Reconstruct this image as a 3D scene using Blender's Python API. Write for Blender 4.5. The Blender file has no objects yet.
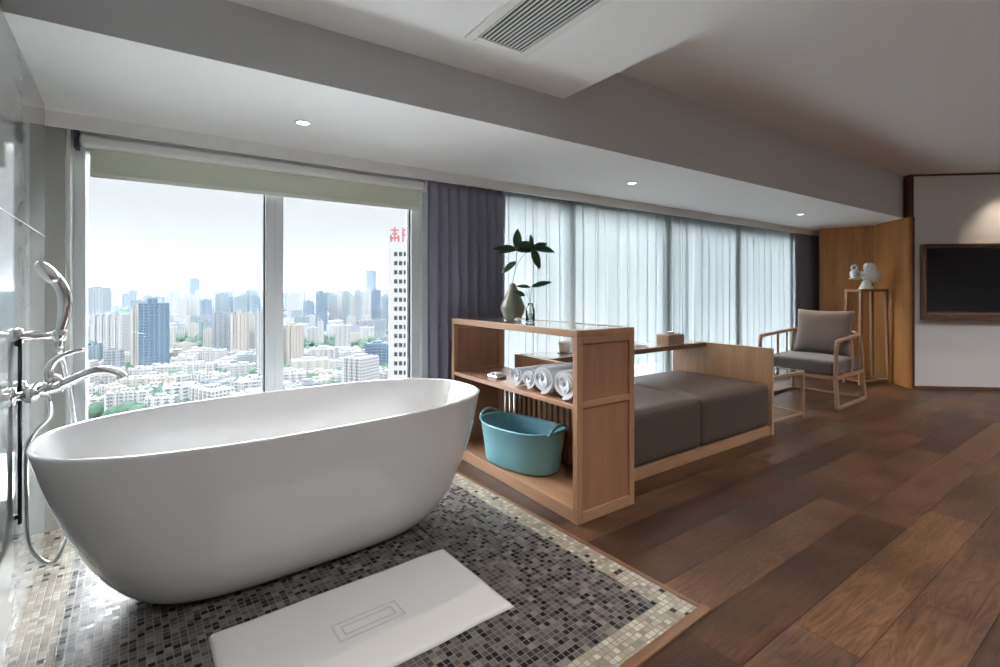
import bpy, bmesh, math, random
from mathutils import Vector, Matrix, noise
PI = math.pi
sc = bpy.context.scene
C = sc.collection
# ------------------------------------------------------------------ camera, world, sun, exposure
cam = bpy.data.objects.new('camera', bpy.data.cameras.new('camera'))
C.objects.link(cam)
cam.location = (0, 0, 1.2)
cam.rotation_euler = (PI / 2, 0, -math.radians(34.7))
cam.data.sensor_width = 36
cam.data.lens = 480 / 1000 * 36
cam.data.shift_y = -0.0435
cam.data.clip_start = 0.02
cam.data.clip_end = 30000
sc.camera = cam
sc.view_settings.view_transform = 'Standard'
sc.view_settings.look = 'None'
sc.view_settings.gamma = 1
sc.view_settings.use_curve_mapping = False
sc.view_settings.exposure = 1.82
cy = sc.cycles
cy.max_bounces = 12; cy.diffuse_bounces = 6; cy.glossy_bounces = 5; cy.transmission_bounces = 8
cy.transparent_max_bounces = 24; cy.volume_bounces = 2
cy.use_denoising = True
cy.sample_clamp_indirect = 30.0
cy.caustics_reflective = False; cy.caustics_refractive = False

w = bpy.data.worlds.new('sky'); sc.world = w; w.use_nodes = True
nt = w.node_tree; nt.nodes.clear()
wo = nt.nodes.new('ShaderNodeOutputWorld'); bg = nt.nodes.new('ShaderNodeBackground')
tc = nt.nodes.new('ShaderNodeTexCoord'); sx = nt.nodes.new('ShaderNodeSeparateXYZ')
rp = nt.nodes.new('ShaderNodeValToRGB'); mr = nt.nodes.new('ShaderNodeMapRange')
nt.links.new(tc.outputs['Generated'], sx.inputs[0])
nt.links.new(sx.outputs['Z'], rp.inputs[0])
e = rp.color_ramp.elements
e[0].position = 0.0; e[0].color = (0.246, 0.236, 0.238, 1)
e[1].position = 0.35; e[1].color = (0.246, 0.236, 0.238, 1)
nt.links.new(rp.outputs[0], bg.inputs['Color'])
# a hazy sky is far brighter overhead than at the horizon
nt.links.new(sx.outputs['Z'], mr.inputs['Value'])
mr.inputs['From Min'].default_value = 0.19; mr.inputs['From Max'].default_value = 0.34; mr.interpolation_type = 'SMOOTHSTEP'
mr.inputs['To Min'].default_value = 1.0; mr.inputs['To Max'].default_value = 37.5
nt.links.new(mr.outputs[0], bg.inputs['Strength'])
nt.links.new(bg.outputs[0], wo.inputs[0])

sun = bpy.data.objects.new('sun', bpy.data.lights.new('sun', 'SUN')); C.objects.link(sun)
sun.data.energy = 5.5; sun.data.angle = math.radians(6); sun.data.color = (1, 0.96, 0.9)
sun.rotation_euler = Vector((0.35, 0.62, -0.75)).to_track_quat('-Z', 'Y').to_euler()   # from behind the building onto the city
LAMP_W = 12
HAZE = 0.0013
CITY_ALBEDO = 0.078

# ------------------------------------------------------------------ helpers
LOC = {}
def link(name, me, parent=None, mat=None, bevel=0, smooth=False, seg=2):
    o = bpy.data.objects.new(name, me); C.objects.link(o)
    if mat is not None:
        for m in (mat if isinstance(mat, (list, tuple)) else [mat]): me.materials.append(m)
    if parent is not None: o.parent = parent
    if smooth:
        for p in me.polygons: p.use_smooth = True
    if bevel:
        b = o.modifiers.new('edge', 'BEVEL'); b.width = bevel; b.segments = seg; b.limit_method = 'ANGLE'; b.angle_limit = math.radians(40)
        b.harden_normals = False
    return o
def obj(name, bm, mat, parent=None, bevel=0, smooth=False, world=True, seg=2, sharp=None):
    """one mesh object; verts given in world space when world is True, else in the parent's space"""
    if parent is not None and world:
        L = Vector(LOC.get(parent.name, (0, 0, 0)))
        for v in bm.verts: v.co -= L
    bmesh.ops.recalc_face_normals(bm, faces=bm.faces[:])
    me = bpy.data.meshes.new(name); bm.to_mesh(me); bm.free()
    o = link(name, me, parent, mat, bevel, smooth, seg)
    if parent is not None: LOC[o.name] = LOC.get(parent.name, (0, 0, 0)) if world else (0, 0, 0)
    if sharp is not None and smooth:
        me.set_sharp_from_angle(angle=math.radians(sharp))
    return o
def thing(name, label, cat, loc=(0, 0, 0), rz=0, group=None):
    o = bpy.data.objects.new(name, None); C.objects.link(o)
    o.empty_display_size = 0.1
    o.location = loc; o.rotation_euler = (0, 0, rz); o['label'] = label; o['category'] = cat
    if group: o['group'] = group
    LOC[o.name] = tuple(loc)
    return o
def tag(o, label, cat, group=None, kind=None):
    o['label'] = label; o['category'] = cat
    if group: o['group'] = group
    if kind: o['kind'] = kind
    return o
def struct(name, bm, mat, parent=None, label=None, bevel=0, smooth=False):
    o = obj(name, bm, mat, parent, bevel, smooth)
    if parent is None:
        o['kind'] = 'structure'
        if label: o['label'] = label
    return o
def sempty(name, label=None, loc=(0, 0, 0)):
    o = bpy.data.objects.new(name, None); C.objects.link(o); o.location = loc; o['kind'] = 'structure'; LOC[o.name] = tuple(loc)
    if label: o['label'] = label
    return o
def NB(): return bmesh.new()
def box(bm, x0, y0, z0, x1, y1, z1, M=None):
    vs = [bm.verts.new((x, y, z)) for z in (z0, z1) for x, y in ((x0, y0), (x1, y0), (x1, y1), (x0, y1))]
    if M is not None:
        for v in vs: v.co = M @ v.co
    for f in ((3, 2, 1, 0), (4, 5, 6, 7), (0, 1, 5, 4), (1, 2, 6, 5), (2, 3, 7, 6), (3, 0, 4, 7)):
        bm.faces.new([vs[i] for i in f])
    return vs
def prism(bm, pts, z0, z1, mi=0):
    a = [bm.verts.new((x, y, z0)) for x, y in pts]; b = [bm.verts.new((x, y, z1)) for x, y in pts]
    n = len(pts); fs = [bm.faces.new(a[::-1]), bm.faces.new(b)]
    for i in range(n): fs.append(bm.faces.new((a[i], a[(i + 1) % n], b[(i + 1) % n], b[i])))
    for f in fs: f.material_index = mi
    return fs
def loft(bm, rings, cap0=True, cap1=True, closed=True):
    R = [[bm.verts.new(p) for p in r] for r in rings]
    n = len(R[0])
    for a, b in zip(R, R[1:]):
        for i in range(n if closed else n - 1):
            bm.faces.new((a[i], a[(i + 1) % n], b[(i + 1) % n], b[i]))
    if cap0: bm.faces.new(R[0][::-1])
    if cap1: bm.faces.new(R[-1])
    return R
def smooth_pts(pts, k=6):
    P = [Vector(p) for p in pts]; out = []
    for i in range(len(P) - 1):
        p0, p1, p2, p3 = P[max(i - 1, 0)], P[i], P[i + 1], P[min(i + 2, len(P) - 1)]
        for j in range(k):
            t = j / k
            out.append(0.5 * ((2 * p1) + (-p0 + p2) * t + (2 * p0 - 5 * p1 + 4 * p2 - p3) * t * t + (-p0 + 3 * p1 - 3 * p2 + p3) * t ** 3))
    out.append(P[-1]); return out
def tube(bm, pts, r, n=10, flat=1.0, up=None):
    """sweep; r is a number or a list per point; flat squeezes the section's second axis"""
    P = [Vector(p) for p in pts]; rings = []
    N = None
    for i, p in enumerate(P):
        t = (P[min(i + 1, len(P) - 1)] - P[max(i - 1, 0)]).normalized()
        if N is None:
            N = Vector(up) if up else (Vector((0, 0, 1)) if abs(t.z) < 0.9 else Vector((1, 0, 0)))
        N = (N - t * N.dot(t)).normalized(); B = t.cross(N)
        rr = r[i] if isinstance(r, (list, tuple)) else r
        rings.append([p + N * rr * math.cos(2 * PI * k / n) + B * rr * flat * math.sin(2 * PI * k / n) for k in range(n)])
    loft(bm, rings)
def lathe(bm, prof, c=(0, 0, 0), n=32, sxy=(1, 1), cap0=True, cap1=True):
    loft(bm, [[(c[0] + r * sxy[0] * math.cos(2 * PI * k / n), c[1] + r * sxy[1] * math.sin(2 * PI * k / n), c[2] + z) for k in range(n)] for r, z in prof], cap0, cap1)
def ball(bm, c, r, s=(1, 1, 1), n=16, M=None):
    T = Matrix.Translation(c)
    if M is not None: T = T @ M
    bmesh.ops.create_uvsphere(bm, u_segments=n, v_segments=max(8, n // 2 + 2), radius=1, matrix=T @ Matrix.Diagonal((r * s[0], r * s[1], r * s[2], 1)))
def bar(bm, a, b, w, h, up=(0, 0, 1)):
    """a rectangular bar from a to b"""
    a, b = Vector(a), Vector(b); t = (b - a).normalized(); N = Vector(up); N = (N - t * N.dot(t)).normalized(); B = t.cross(N)
    R = [[p + N * h / 2 * sn + B * w / 2 * sb for sn, sb in ((-1, -1), (-1, 1), (1, 1), (1, -1))] for p in (a, b)]
    loft(bm, R)
def cushion(bm, x0, y0, z0, x1, y1, z1, r=0.04, n=10, puff=0.02, top_only=True):
    """a soft block with rounded edges and a puffed top"""
    bmesh.ops.create_cube(bm, size=1)
    vs = bm.verts[:]
    bmesh.ops.subdivide_edges(bm, edges=bm.edges[:], cuts=n, use_grid_fill=True)
    X, Y, Zh = (x1 - x0) / 2, (y1 - y0) / 2, (z1 - z0) / 2
    c = Vector(((x0 + x1) / 2, (y0 + y1) / 2, (z0 + z1) / 2))
    for v in bm.verts:
        q = Vector((v.co.x * 2 * X, v.co.y * 2 * Y, v.co.z * 2 * Zh))
        # concentrate vertices near the edges
        q = Vector([math.copysign(h * (1 - max(0.0, 1 - abs(a) / h) ** 1.6), a) if h > 0 else a for a, h in zip(q, (X, Y, Zh))])
        inner = Vector([max(-(h - r), min(h - r, a)) for a, h in zip(q, (X, Y, Zh))])
        d = q - inner
        if d.length > 1e-6:
            m = max(abs(d.x), abs(d.y), abs(d.z)); q = inner + d.normalized() * min(r, max(m, 0)) if m > 0 else q
        fx, fy = max(0, 1 - (q.x / X) ** 2), max(0, 1 - (q.y / Y) ** 2)
        if q.z > 0: q.z += puff * (fx * fy) ** 0.5 * (q.z / Zh)
        elif not top_only: q.z -= puff * (fx * fy) ** 0.5 * (-q.z / Zh)
        v.co = c + q

# ------------------------------------------------------------------ materials
def mat(name, col=(0.8, 0.8, 0.8), rough=0.5, metal=0.0, spec=0.5, **kw):
    m = bpy.data.materials.new(name); m.use_nodes = True
    b = m.node_tree.nodes['Principled BSDF']
    b.inputs['Base Color'].default_value = (*col, 1); b.inputs['Roughness'].default_value = rough
    b.inputs['Metallic'].default_value = metal; b.inputs['Specular IOR Level'].default_value = spec
    for k, v in kw.items(): b.inputs[k.replace('_', ' ')].default_value = v
    return m
def nodes(m): return m.node_tree.nodes, m.node_tree.links, m.node_tree.nodes['Principled BSDF']
def ramp(N, stops, interp='LINEAR'):
    r = N.new('ShaderNodeValToRGB'); r.color_ramp.interpolation = interp
    el = r.color_ramp.elements
    while len(el) < len(stops): el.new(0.5)
    for e_, (p, c) in zip(el, stops): e_.position = p; e_.color = (*c, 1)
    return r
def coords(N, L, scale=(1, 1, 1), rot=(0, 0, 0), kind='Object'):
    t = N.new('ShaderNodeTexCoord'); mp = N.new('ShaderNodeMapping'); mp.inputs['Scale'].default_value = scale; mp.inputs['Rotation'].default_value = rot
    L.new(t.outputs[kind], mp.inputs['Vector']); return mp.outputs[0]
def add_bump(m, src, strength=0.2, dist=0.002):
    N, L, b = nodes(m); bp = N.new('ShaderNodeBump'); bp.inputs['Strength'].default_value = strength; bp.inputs['Distance'].default_value = dist
    L.new(src, bp.inputs['Height']); L.new(bp.outputs[0], b.inputs['Normal'])
def wood(name, c1, c2, axis='X', rough=0.42, scale=1.0, fine=70):
    m = mat(name, c1, rough); N, L, b = nodes(m)
    s = {'X': (1.2, 14, 14), 'Y': (14, 1.2, 14), 'Z': (14, 14, 1.2)}[axis]
    f = {'X': (3, fine, fine), 'Y': (fine, 3, fine), 'Z': (fine, fine, 3)}[axis]
    n1 = N.new('ShaderNodeTexNoise'); n1.inputs['Scale'].default_value = scale; n1.inputs['Detail'].default_value = 4; n1.inputs['Distortion'].default_value = 0.6
    L.new(coords(N, L, s), n1.inputs['Vector'])
    n2 = N.new('ShaderNodeTexNoise'); n2.inputs['Scale'].default_value = 2; n2.inputs['Detail'].default_value = 3
    L.new(coords(N, L, f), n2.inputs['Vector'])
    mx = N.new('ShaderNodeMix'); mx.data_type = 'FLOAT'; mx.inputs[0].default_value = 0.4
    L.new(n1.outputs[0], mx.inputs[2]); L.new(n2.outputs[0], mx.inputs[3])
    r = ramp(N, [(0.36, c2), (0.62, c1)]); L.new(mx.outputs[0], r.inputs[0]); L.new(r.outputs[0], b.inputs['Base Color'])
    add_bump(m, n2.outputs[0], 0.12, 0.001)
    return m
OAK1, OAK2 = (0.40, 0.225, 0.13), (0.30, 0.158, 0.086)
OX = wood('oak_x', OAK1, OAK2, 'X'); OY = wood('oak_y', OAK1, OAK2, 'Y'); OZ = wood('oak_z', OAK1, OAK2, 'Z')
PANEL = wood('oak_panel', (0.33, 0.165, 0.097), (0.255, 0.12, 0.068), 'Z', fine=110)
BLOND = wood('blond_oak', (0.50, 0.31, 0.19), (0.38, 0.225, 0.13), 'Z')
WALLWOOD = wood('wall_veneer', (0.50, 0.225, 0.07), (0.35, 0.145, 0.042), 'Z', fine=60, scale=0.8)
DARKWOOD = wood('dark_wood', (0.12, 0.06, 0.035), (0.075, 0.037, 0.022), 'X', rough=0.35)
TRIMWOOD = wood('threshold_wood', (0.20, 0.105, 0.052), (0.13, 0.065, 0.032), 'X', rough=0.35)
WHITE = mat('white_paint', (0.80, 0.80, 0.79), 0.6)
CEIL = mat('ceiling_paint', (0.87, 0.875, 0.87), 0.75)
BEAMSHADE = mat('beam_shade_grey', (0.66, 0.68, 0.70), 0.75)  # beam face greyer and cooler than the ceiling: shade put into its colour
PLASTER = mat('wall_plaster', (0.78, 0.78, 0.785), 0.7)
FRAMEM = mat('window_frame_metal', (0.60, 0.63, 0.64), 0.35)
FRAMED = mat('dark_gasket', (0.03, 0.05, 0.07), 0.4)
PIERM = mat('pier_grey', (0.34, 0.355, 0.33), 0.35)
CHROME = mat('chrome', (0.82, 0.83, 0.85), 0.06, 1.0)
BLACK = mat('black_metal', (0.012, 0.012, 0.014), 0.3)
PORC = mat('white_acrylic', (0.60, 0.60, 0.605), 0.16, 0, 0.5, Coat_Weight=0.5, Coat_Roughness=0.05)
CERAM = mat('white_ceramic', (0.80, 0.84, 0.82), 0.18)
SCREEN = mat('screen', (0.006, 0.007, 0.010), 0.12)
TURQ = mat('turquoise_plastic', (0.20, 0.45, 0.52), 0.42)
LACQ = mat('gloss_lacquer', (0.62, 0.62, 0.60), 0.06, Coat_Weight=1.0, Coat_Roughness=0.03)
BLINDM = mat('blind_fabric', (0.62, 0.65, 0.54), 0.8)
BARM = mat('blind_bar', (0.74, 0.76, 0.70), 0.5)
TOWELM = mat('towel', (0.64, 0.67, 0.72), 0.95)
N, L, b = nodes(TOWELM); n_ = N.new('ShaderNodeTexNoise'); n_.inputs['Scale'].default_value = 260; L.new(coords(N, L), n_.inputs['Vector']); add_bump(TOWELM, n_.outputs[0], 0.8, 0.004)
MATM = mat('bath_mat_cotton', (0.60, 0.595, 0.59), 0.95)
N, L, b = nodes(MATM); n_ = N.new('ShaderNodeTexNoise'); n_.inputs['Scale'].default_value = 420; L.new(coords(N, L), n_.inputs['Vector']); add_bump(MATM, n_.outputs[0], 0.5, 0.002)
def fabric(name, c, rough=0.9, sc_=500, sheen=0.3):
    m = mat(name, c, rough); N, L, b = nodes(m); b.inputs['Sheen Weight'].default_value = sheen
    a = N.new('ShaderNodeTexNoise'); a.inputs['Scale'].default_value = sc_; a.inputs['Detail'].default_value = 2; L.new(coords(N, L), a.inputs['Vector'])
    r = ramp(N, [(0.3, tuple(x * 0.82 for x in c)), (0.7, tuple(min(1, x * 1.15) for x in c))]); L.new(a.outputs[0], r.inputs[0]); L.new(r.outputs[0], b.inputs['Base Color'])
    add_bump(m, a.outputs[0], 0.3, 0.001); return m
DAYBEDM = mat('taupe_leather', (0.082, 0.060, 0.050), 0.5, spec=0.4)
N, L, b = nodes(DAYBEDM); n_ = N.new('ShaderNodeTexNoise'); n_.inputs['Scale'].default_value = 300; L.new(coords(N, L), n_.inputs['Vector']); add_bump(DAYBEDM, n_.outputs[0], 0.15, 0.001)
CHAIRF = fabric('grey_weave', (0.085, 0.070, 0.070)); PILLOWF = fabric('taupe_weave', (0.135, 0.100, 0.086))
DRAPE = fabric('slate_drape', (0.245, 0.245, 0.32), 0.85, 300)
LEAFM = mat('leaf_green', (0.022, 0.075, 0.035), 0.35); STEMM = mat('stem_green', (0.12, 0.16, 0.07), 0.6)
# stoneware with a green wash over brown
VASEM = mat('stoneware', (0.2, 0.2, 0.15), 0.4); N, L, b = nodes(VASEM)
n_ = N.new('ShaderNodeTexNoise'); n_.inputs['Scale'].default_value = 9; n_.inputs['Detail'].default_value = 5; L.new(coords(N, L), n_.inputs['Vector'])
r_ = ramp(N, [(0.34, (0.15, 0.20, 0.14)), (0.5, (0.23, 0.21, 0.16)), (0.68, (0.30, 0.25, 0.19))]); L.new(n_.outputs[0], r_.inputs[0]); L.new(r_.outputs[0], b.inputs['Base Color'])
# polished grey stone
STONE = mat('polished_stone', (0.42, 0.44, 0.43), 0.04, spec=0.5); N, L, b = nodes(STONE)
n_ = N.new('ShaderNodeTexNoise'); n_.inputs['Scale'].default_value = 1.6; n_.inputs['Detail'].default_value = 8; n_.inputs['Distortion'].default_value = 1.4; L.new(coords(N, L, (1, 1, 2.2)), n_.inputs['Vector'])
r_ = ramp(N, [(0.3, (0.30, 0.315, 0.315)), (0.5, (0.33, 0.345, 0.34)), (0.56, (0.36, 0.375, 0.37)), (0.62, (0.33, 0.345, 0.34))]); L.new(n_.outputs[0], r_.inputs[0]); L.new(r_.outputs[0], b.inputs['Base Color'])
def thin_glass(name, tint=(0.93, 0.97, 0.98), ior=1.45, lo=0.0):
    m = bpy.data.materials.new(name); m.use_nodes = True; N, L = m.node_tree.nodes, m.node_tree.links; N.clear()
    o = N.new('ShaderNodeOutputMaterial'); mx = N.new('ShaderNodeMixShader'); t = N.new('ShaderNodeBsdfTransparent'); g = N.new('ShaderNodeBsdfGlossy'); f = N.new('ShaderNodeFresnel')
    f.inputs['IOR'].default_value = ior; t.inputs['Color'].default_value = (*tint, 1); g.inputs['Roughness'].default_value = 0.02
    L.new(f.outputs[0], mx.inputs[0]); L.new(t.outputs[0], mx.inputs[1]); L.new(g.outputs[0], mx.inputs[2]); L.new(mx.outputs[0], o.inputs[0]); return m
GLASS = thin_glass('window_glass', ior=1.25); TGLASS = thin_glass('table_glass', (0.90, 0.95, 0.95), 1.5)
def sheer_mat():
    m = bpy.data.materials.new('sheer_voile'); m.use_nodes = True; N, L = m.node_tree.nodes, m.node_tree.links; N.clear()
    o = N.new('ShaderNodeOutputMaterial'); t = N.new('ShaderNodeBsdfTransparent'); tr = N.new('ShaderNodeBsdfTranslucent'); d = N.new('ShaderNodeBsdfDiffuse')
    a = N.new('ShaderNodeMixShader'); c = N.new('ShaderNodeMixShader')
    tr.inputs['Color'].default_value = (0.265, 0.30, 0.31, 1); d.inputs['Color'].default_value = (0.55, 0.60, 0.62, 1)
    # the woven cloth lets less through where it is seen edge-on
    lw = N.new('ShaderNodeLayerWeight'); lw.inputs['Blend'].default_value = 0.45
    mp = N.new('ShaderNodeMapRange'); L.new(lw.outputs['Facing'], mp.inputs['Value']); mp.inputs['To Min'].default_value = 0.74; mp.inputs['To Max'].default_value = 0.98
    a.inputs[0].default_value = 0.42
    L.new(tr.outputs[0], a.inputs[1]); L.new(d.outputs[0], a.inputs[2])
    L.new(mp.outputs[0], c.inputs[0]); L.new(t.outputs[0], c.inputs[1]); L.new(a.outputs[0], c.inputs[2]); L.new(c.outputs[0], o.inputs[0]); return m
SHEER = sheer_mat()

def floor_mat():
    m = mat('plank_floor', (0.2, 0.1, 0.06), 0.34, spec=0.35); N, L, b = nodes(m)
    W_, LN = 0.205, 1.55
    co = N.new('ShaderNodeTexCoord'); s = N.new('ShaderNodeSeparateXYZ'); L.new(co.outputs['Object'], s.inputs[0])
    def M_(op, a, b_=None, c=None):
        n = N.new('ShaderNodeMath'); n.operation = op
        for i, v in enumerate((a, b_, c)):
            if v is None: continue
            if isinstance(v, (int, float)): n.inputs[i].default_value = v
            else: L.new(v, n.inputs[i])
        return n.outputs[0]
    row = M_('FLOOR', M_('DIVIDE', s.outputs['Y'], W_)); fy = M_('FRACT', M_('DIVIDE', s.outputs['Y'], W_))
    wn = N.new('ShaderNodeTexWhiteNoise'); wn.noise_dimensions = '1D'; L.new(row, wn.inputs['W'])
    xs = M_('ADD', M_('DIVIDE', s.outputs['X'], LN), M_('MULTIPLY', wn.outputs['Value'], 7.31))
    colm = M_('FLOOR', xs); fx = M_('FRACT', xs)
    cb = N.new('ShaderNodeCombineXYZ'); L.new(row, cb.inputs[0]); L.new(colm, cb.inputs[1])
    pn = N.new('ShaderNodeTexWhiteNoise'); pn.noise_dimensions = '3D'; L.new(cb.outputs[0], pn.inputs['Vector'])
    r = ramp(N, [(0.0, (0.075, 0.033, 0.017)), (0.25, (0.11, 0.048, 0.023)), (0.5, (0.145, 0.066, 0.033)), (0.72, (0.165, 0.075, 0.036)), (0.88, (0.205, 0.097, 0.043)), (1.0, (0.175, 0.105, 0.068))])
    L.new(pn.outputs['Value'], r.inputs[0])
    # grain, shifted per plank
    off = N.new('ShaderNodeVectorMath'); off.operation = 'MULTIPLY'; L.new(pn.outputs['Color'], off.inputs[0]); off.inputs[1].default_value = (9, 9, 9)
    ad = N.new('ShaderNodeVectorMath'); ad.operation = 'ADD'; L.new(co.outputs['Object'], ad.inputs[0]); L.new(off.outputs[0], ad.inputs[1])
    mp = N.new('ShaderNodeMapping'); mp.inputs['Scale'].default_value = (1.1, 9, 1); L.new(ad.outputs[0], mp.inputs['Vector'])
    g = N.new('ShaderNodeTexNoise'); g.inputs['Scale'].default_value = 1.3; g.inputs['Detail'].default_value = 3; g.inputs['Distortion'].default_value = 1.2; L.new(mp.outputs[0], g.inputs['Vector'])
    # rings: cathedral grain
    rg = M_('SINE', M_('MULTIPLY', g.outputs[0], 70))
    rg2 = N.new('ShaderNodeMapRange'); L.new(rg, rg2.inputs['Value']); rg2.inputs['From Min'].default_value = -1; rg2.inputs['To Min'].default_value = 0.74; rg2.inputs['To Max'].default_value = 1.12
    mp2 = N.new('ShaderNodeMapping'); mp2.inputs['Scale'].default_value = (2.2, 45, 1); L.new(ad.outputs[0], mp2.inputs['Vector'])
    g2 = N.new('ShaderNodeTexNoise'); g2.inputs['Scale'].default_value = 2; g2.inputs['Detail'].default_value = 4; L.new(mp2.outputs[0], g2.inputs['Vector'])
    g2r = N.new('ShaderNodeMapRange'); L.new(g2.outputs[0], g2r.inputs['Value']); g2r.inputs['From Min'].default_value = 0.3; g2r.inputs['From Max'].default_value = 0.7; g2r.inputs['To Min'].default_value = 0.72; g2r.inputs['To Max'].default_value = 1.25
    g3 = N.new('ShaderNodeTexNoise'); g3.inputs['Scale'].default_value = 2.4; g3.inputs['Detail'].default_value = 2; L.new(ad.outputs[0], g3.inputs['Vector'])
    g3r = N.new('ShaderNodeMapRange'); L.new(g3.outputs[0], g3r.inputs['Value']); g3r.inputs['From Min'].default_value = 0.3; g3r.inputs['From Max'].default_value = 0.7; g3r.inputs['To Min'].default_value = 0.62; g3r.inputs['To Max'].default_value = 1.4
    # knots
    mk = N.new('ShaderNodeMapping'); mk.inputs['Scale'].default_value = (1.25, 2.5, 1); L.new(ad.outputs[0], mk.inputs['Vector'])
    vk = N.new('ShaderNodeTexVoronoi'); vk.inputs['Scale'].default_value = 1.1; L.new(mk.outputs[0], vk.inputs['Vector'])
    kr = N.new('ShaderNodeMapRange'); L.new(vk.outputs['Distance'], kr.inputs['Value']); kr.inputs['From Min'].default_value = 0.02; kr.inputs['From Max'].default_value = 0.13; kr.inputs['To Min'].default_value = 0.16; kr.inputs['To Max'].default_value = 1.0
    # joints
    ex = M_('MULTIPLY', M_('MINIMUM', fx, M_('SUBTRACT', 1.0, fx)), LN); ey = M_('MULTIPLY', M_('MINIMUM', fy, M_('SUBTRACT', 1.0, fy)), W_)
    j = N.new('ShaderNodeMapRange'); L.new(M_('MINIMUM', ex, ey), j.inputs['Value']); j.inputs['From Min'].default_value = 0.0008; j.inputs['From Max'].default_value = 0.003; j.inputs['To Min'].default_value = 0.38; j.inputs['To Max'].default_value = 1.0
    f = M_('MULTIPLY', M_('MULTIPLY', M_('MULTIPLY', rg2.outputs[0], g2r.outputs[0]), M_('MULTIPLY', g3r.outputs[0], kr.outputs[0])), j.outputs[0])
    f = M_('MULTIPLY', f, 0.52); sc2 = N.new('ShaderNodeVectorMath'); sc2.operation = 'SCALE'; L.new(r.outputs[0], sc2.inputs[0]); L.new(f, sc2.inputs['Scale'])
    L.new(sc2.outputs[0], b.inputs['Base Color'])
    rr = N.new('ShaderNodeMapRange'); L.new(g2.outputs[0], rr.inputs['Value']); rr.inputs['To Min'].default_value = 0.30; rr.inputs['To Max'].default_value = 0.5; L.new(rr.outputs[0], b.inputs['Roughness'])
    add_bump(m, M_('ADD', M_('MULTIPLY', g2.outputs[0], 0.25), j.outputs[0]), 0.35, 0.0015)
    return m
FLOORM = floor_mat()
def mosaic_mat(name, stops, tile=0.0235, rot=math.radians(-3.05)):
    m = mat(name, (0.3, 0.3, 0.3), 0.22, spec=0.22); N, L, b = nodes(m)
    co = coords(N, L, (1 / tile, 1 / tile, 1), (0, 0, rot))
    fl = N.new('ShaderNodeVectorMath'); fl.operation = 'FLOOR'; L.new(co, fl.inputs[0])
    fr = N.new('ShaderNodeVectorMath'); fr.operation = 'FRACTION'; L.new(co, fr.inputs[0])
    s0 = N.new('ShaderNodeSeparateXYZ'); L.new(fl.outputs[0], s0.inputs[0]); cbn = N.new('ShaderNodeCombineXYZ'); L.new(s0.outputs[0], cbn.inputs[0]); L.new(s0.outputs[1], cbn.inputs[1])
    wn = N.new('ShaderNodeTexWhiteNoise'); wn.noise_dimensions = '3D'; L.new(cbn.outputs[0], wn.inputs['Vector'])
    r = ramp(N, stops, 'CONSTANT'); L.new(wn.outputs['Value'], r.inputs[0])
    s = N.new('ShaderNodeSeparateXYZ'); L.new(fr.outputs[0], s.inputs[0])
    def M_(op, a, b_):
        n = N.new('ShaderNodeMath'); n.operation = op
        for i, v in enumerate((a, b_)):
            if isinstance(v, (int, float)): n.inputs[i].default_value = v
            else: L.new(v, n.inputs[i])
        return n.outputs[0]
    ex = M_('MINIMUM', s.outputs[0], M_('SUBTRACT', 1.0, s.outputs[0])); ey = M_('MINIMUM', s.outputs[1], M_('SUBTRACT', 1.0, s.outputs[1]))
    g = N.new('ShaderNodeMapRange'); L.new(M_('MINIMUM', ex, ey), g.inputs['Value']); g.inputs['From Min'].default_value = 0.04; g.inputs['From Max'].default_value = 0.10
    nz = N.new('ShaderNodeTexNoise'); nz.inputs['Scale'].default_value = 90; L.new(coords(N, L), nz.inputs['Vector'])
    nr = N.new('ShaderNodeMapRange'); L.new(nz.outputs[0], nr.inputs['Value']); nr.inputs['To Min'].default_value = 0.75; nr.inputs['To Max'].default_value = 1.25
    vs = N.new('ShaderNodeVectorMath'); vs.operation = 'SCALE'; L.new(r.outputs[0], vs.inputs[0]); L.new(nr.outputs[0], vs.inputs['Scale'])
    mx = N.new('ShaderNodeMix'); mx.data_type = 'RGBA'; L.new(g.outputs[0], mx.inputs[0]); mx.inputs[6].default_value = (0.17, 0.165, 0.16, 1); L.new(vs.outputs[0], mx.inputs[7])
    L.new(mx.outputs[2], b.inputs['Base Color'])
    rr = N.new('ShaderNodeMapRange'); L.new(wn.outputs['Value'], rr.inputs['Value']); rr.inputs['To Min'].default_value = 0.22; rr.inputs['To Max'].default_value = 0.45; L.new(rr.outputs[0], b.inputs['Roughness'])
    add_bump(m, g.outputs[0], 0.35, 0.001); return m
MOS = mosaic_mat('grey_mosaic', [(0, (0.014, 0.013, 0.013)), (0.20, (0.040, 0.035, 0.032)), (0.38, (0.080, 0.070, 0.062)), (0.58, (0.125, 0.108, 0.094)), (0.8, (0.062, 0.060, 0.062)), (0.92, (0.19, 0.165, 0.14))])
CRM = mosaic_mat('cream_mosaic', [(0, (0.04, 0.035, 0.03)), (0.05, (0.36, 0.32, 0.25)), (0.3, (0.27, 0.23, 0.165)), (0.55, (0.42, 0.39, 0.32)), (0.78, (0.20, 0.17, 0.125)), (0.9, (0.33, 0.28, 0.21))])
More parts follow.
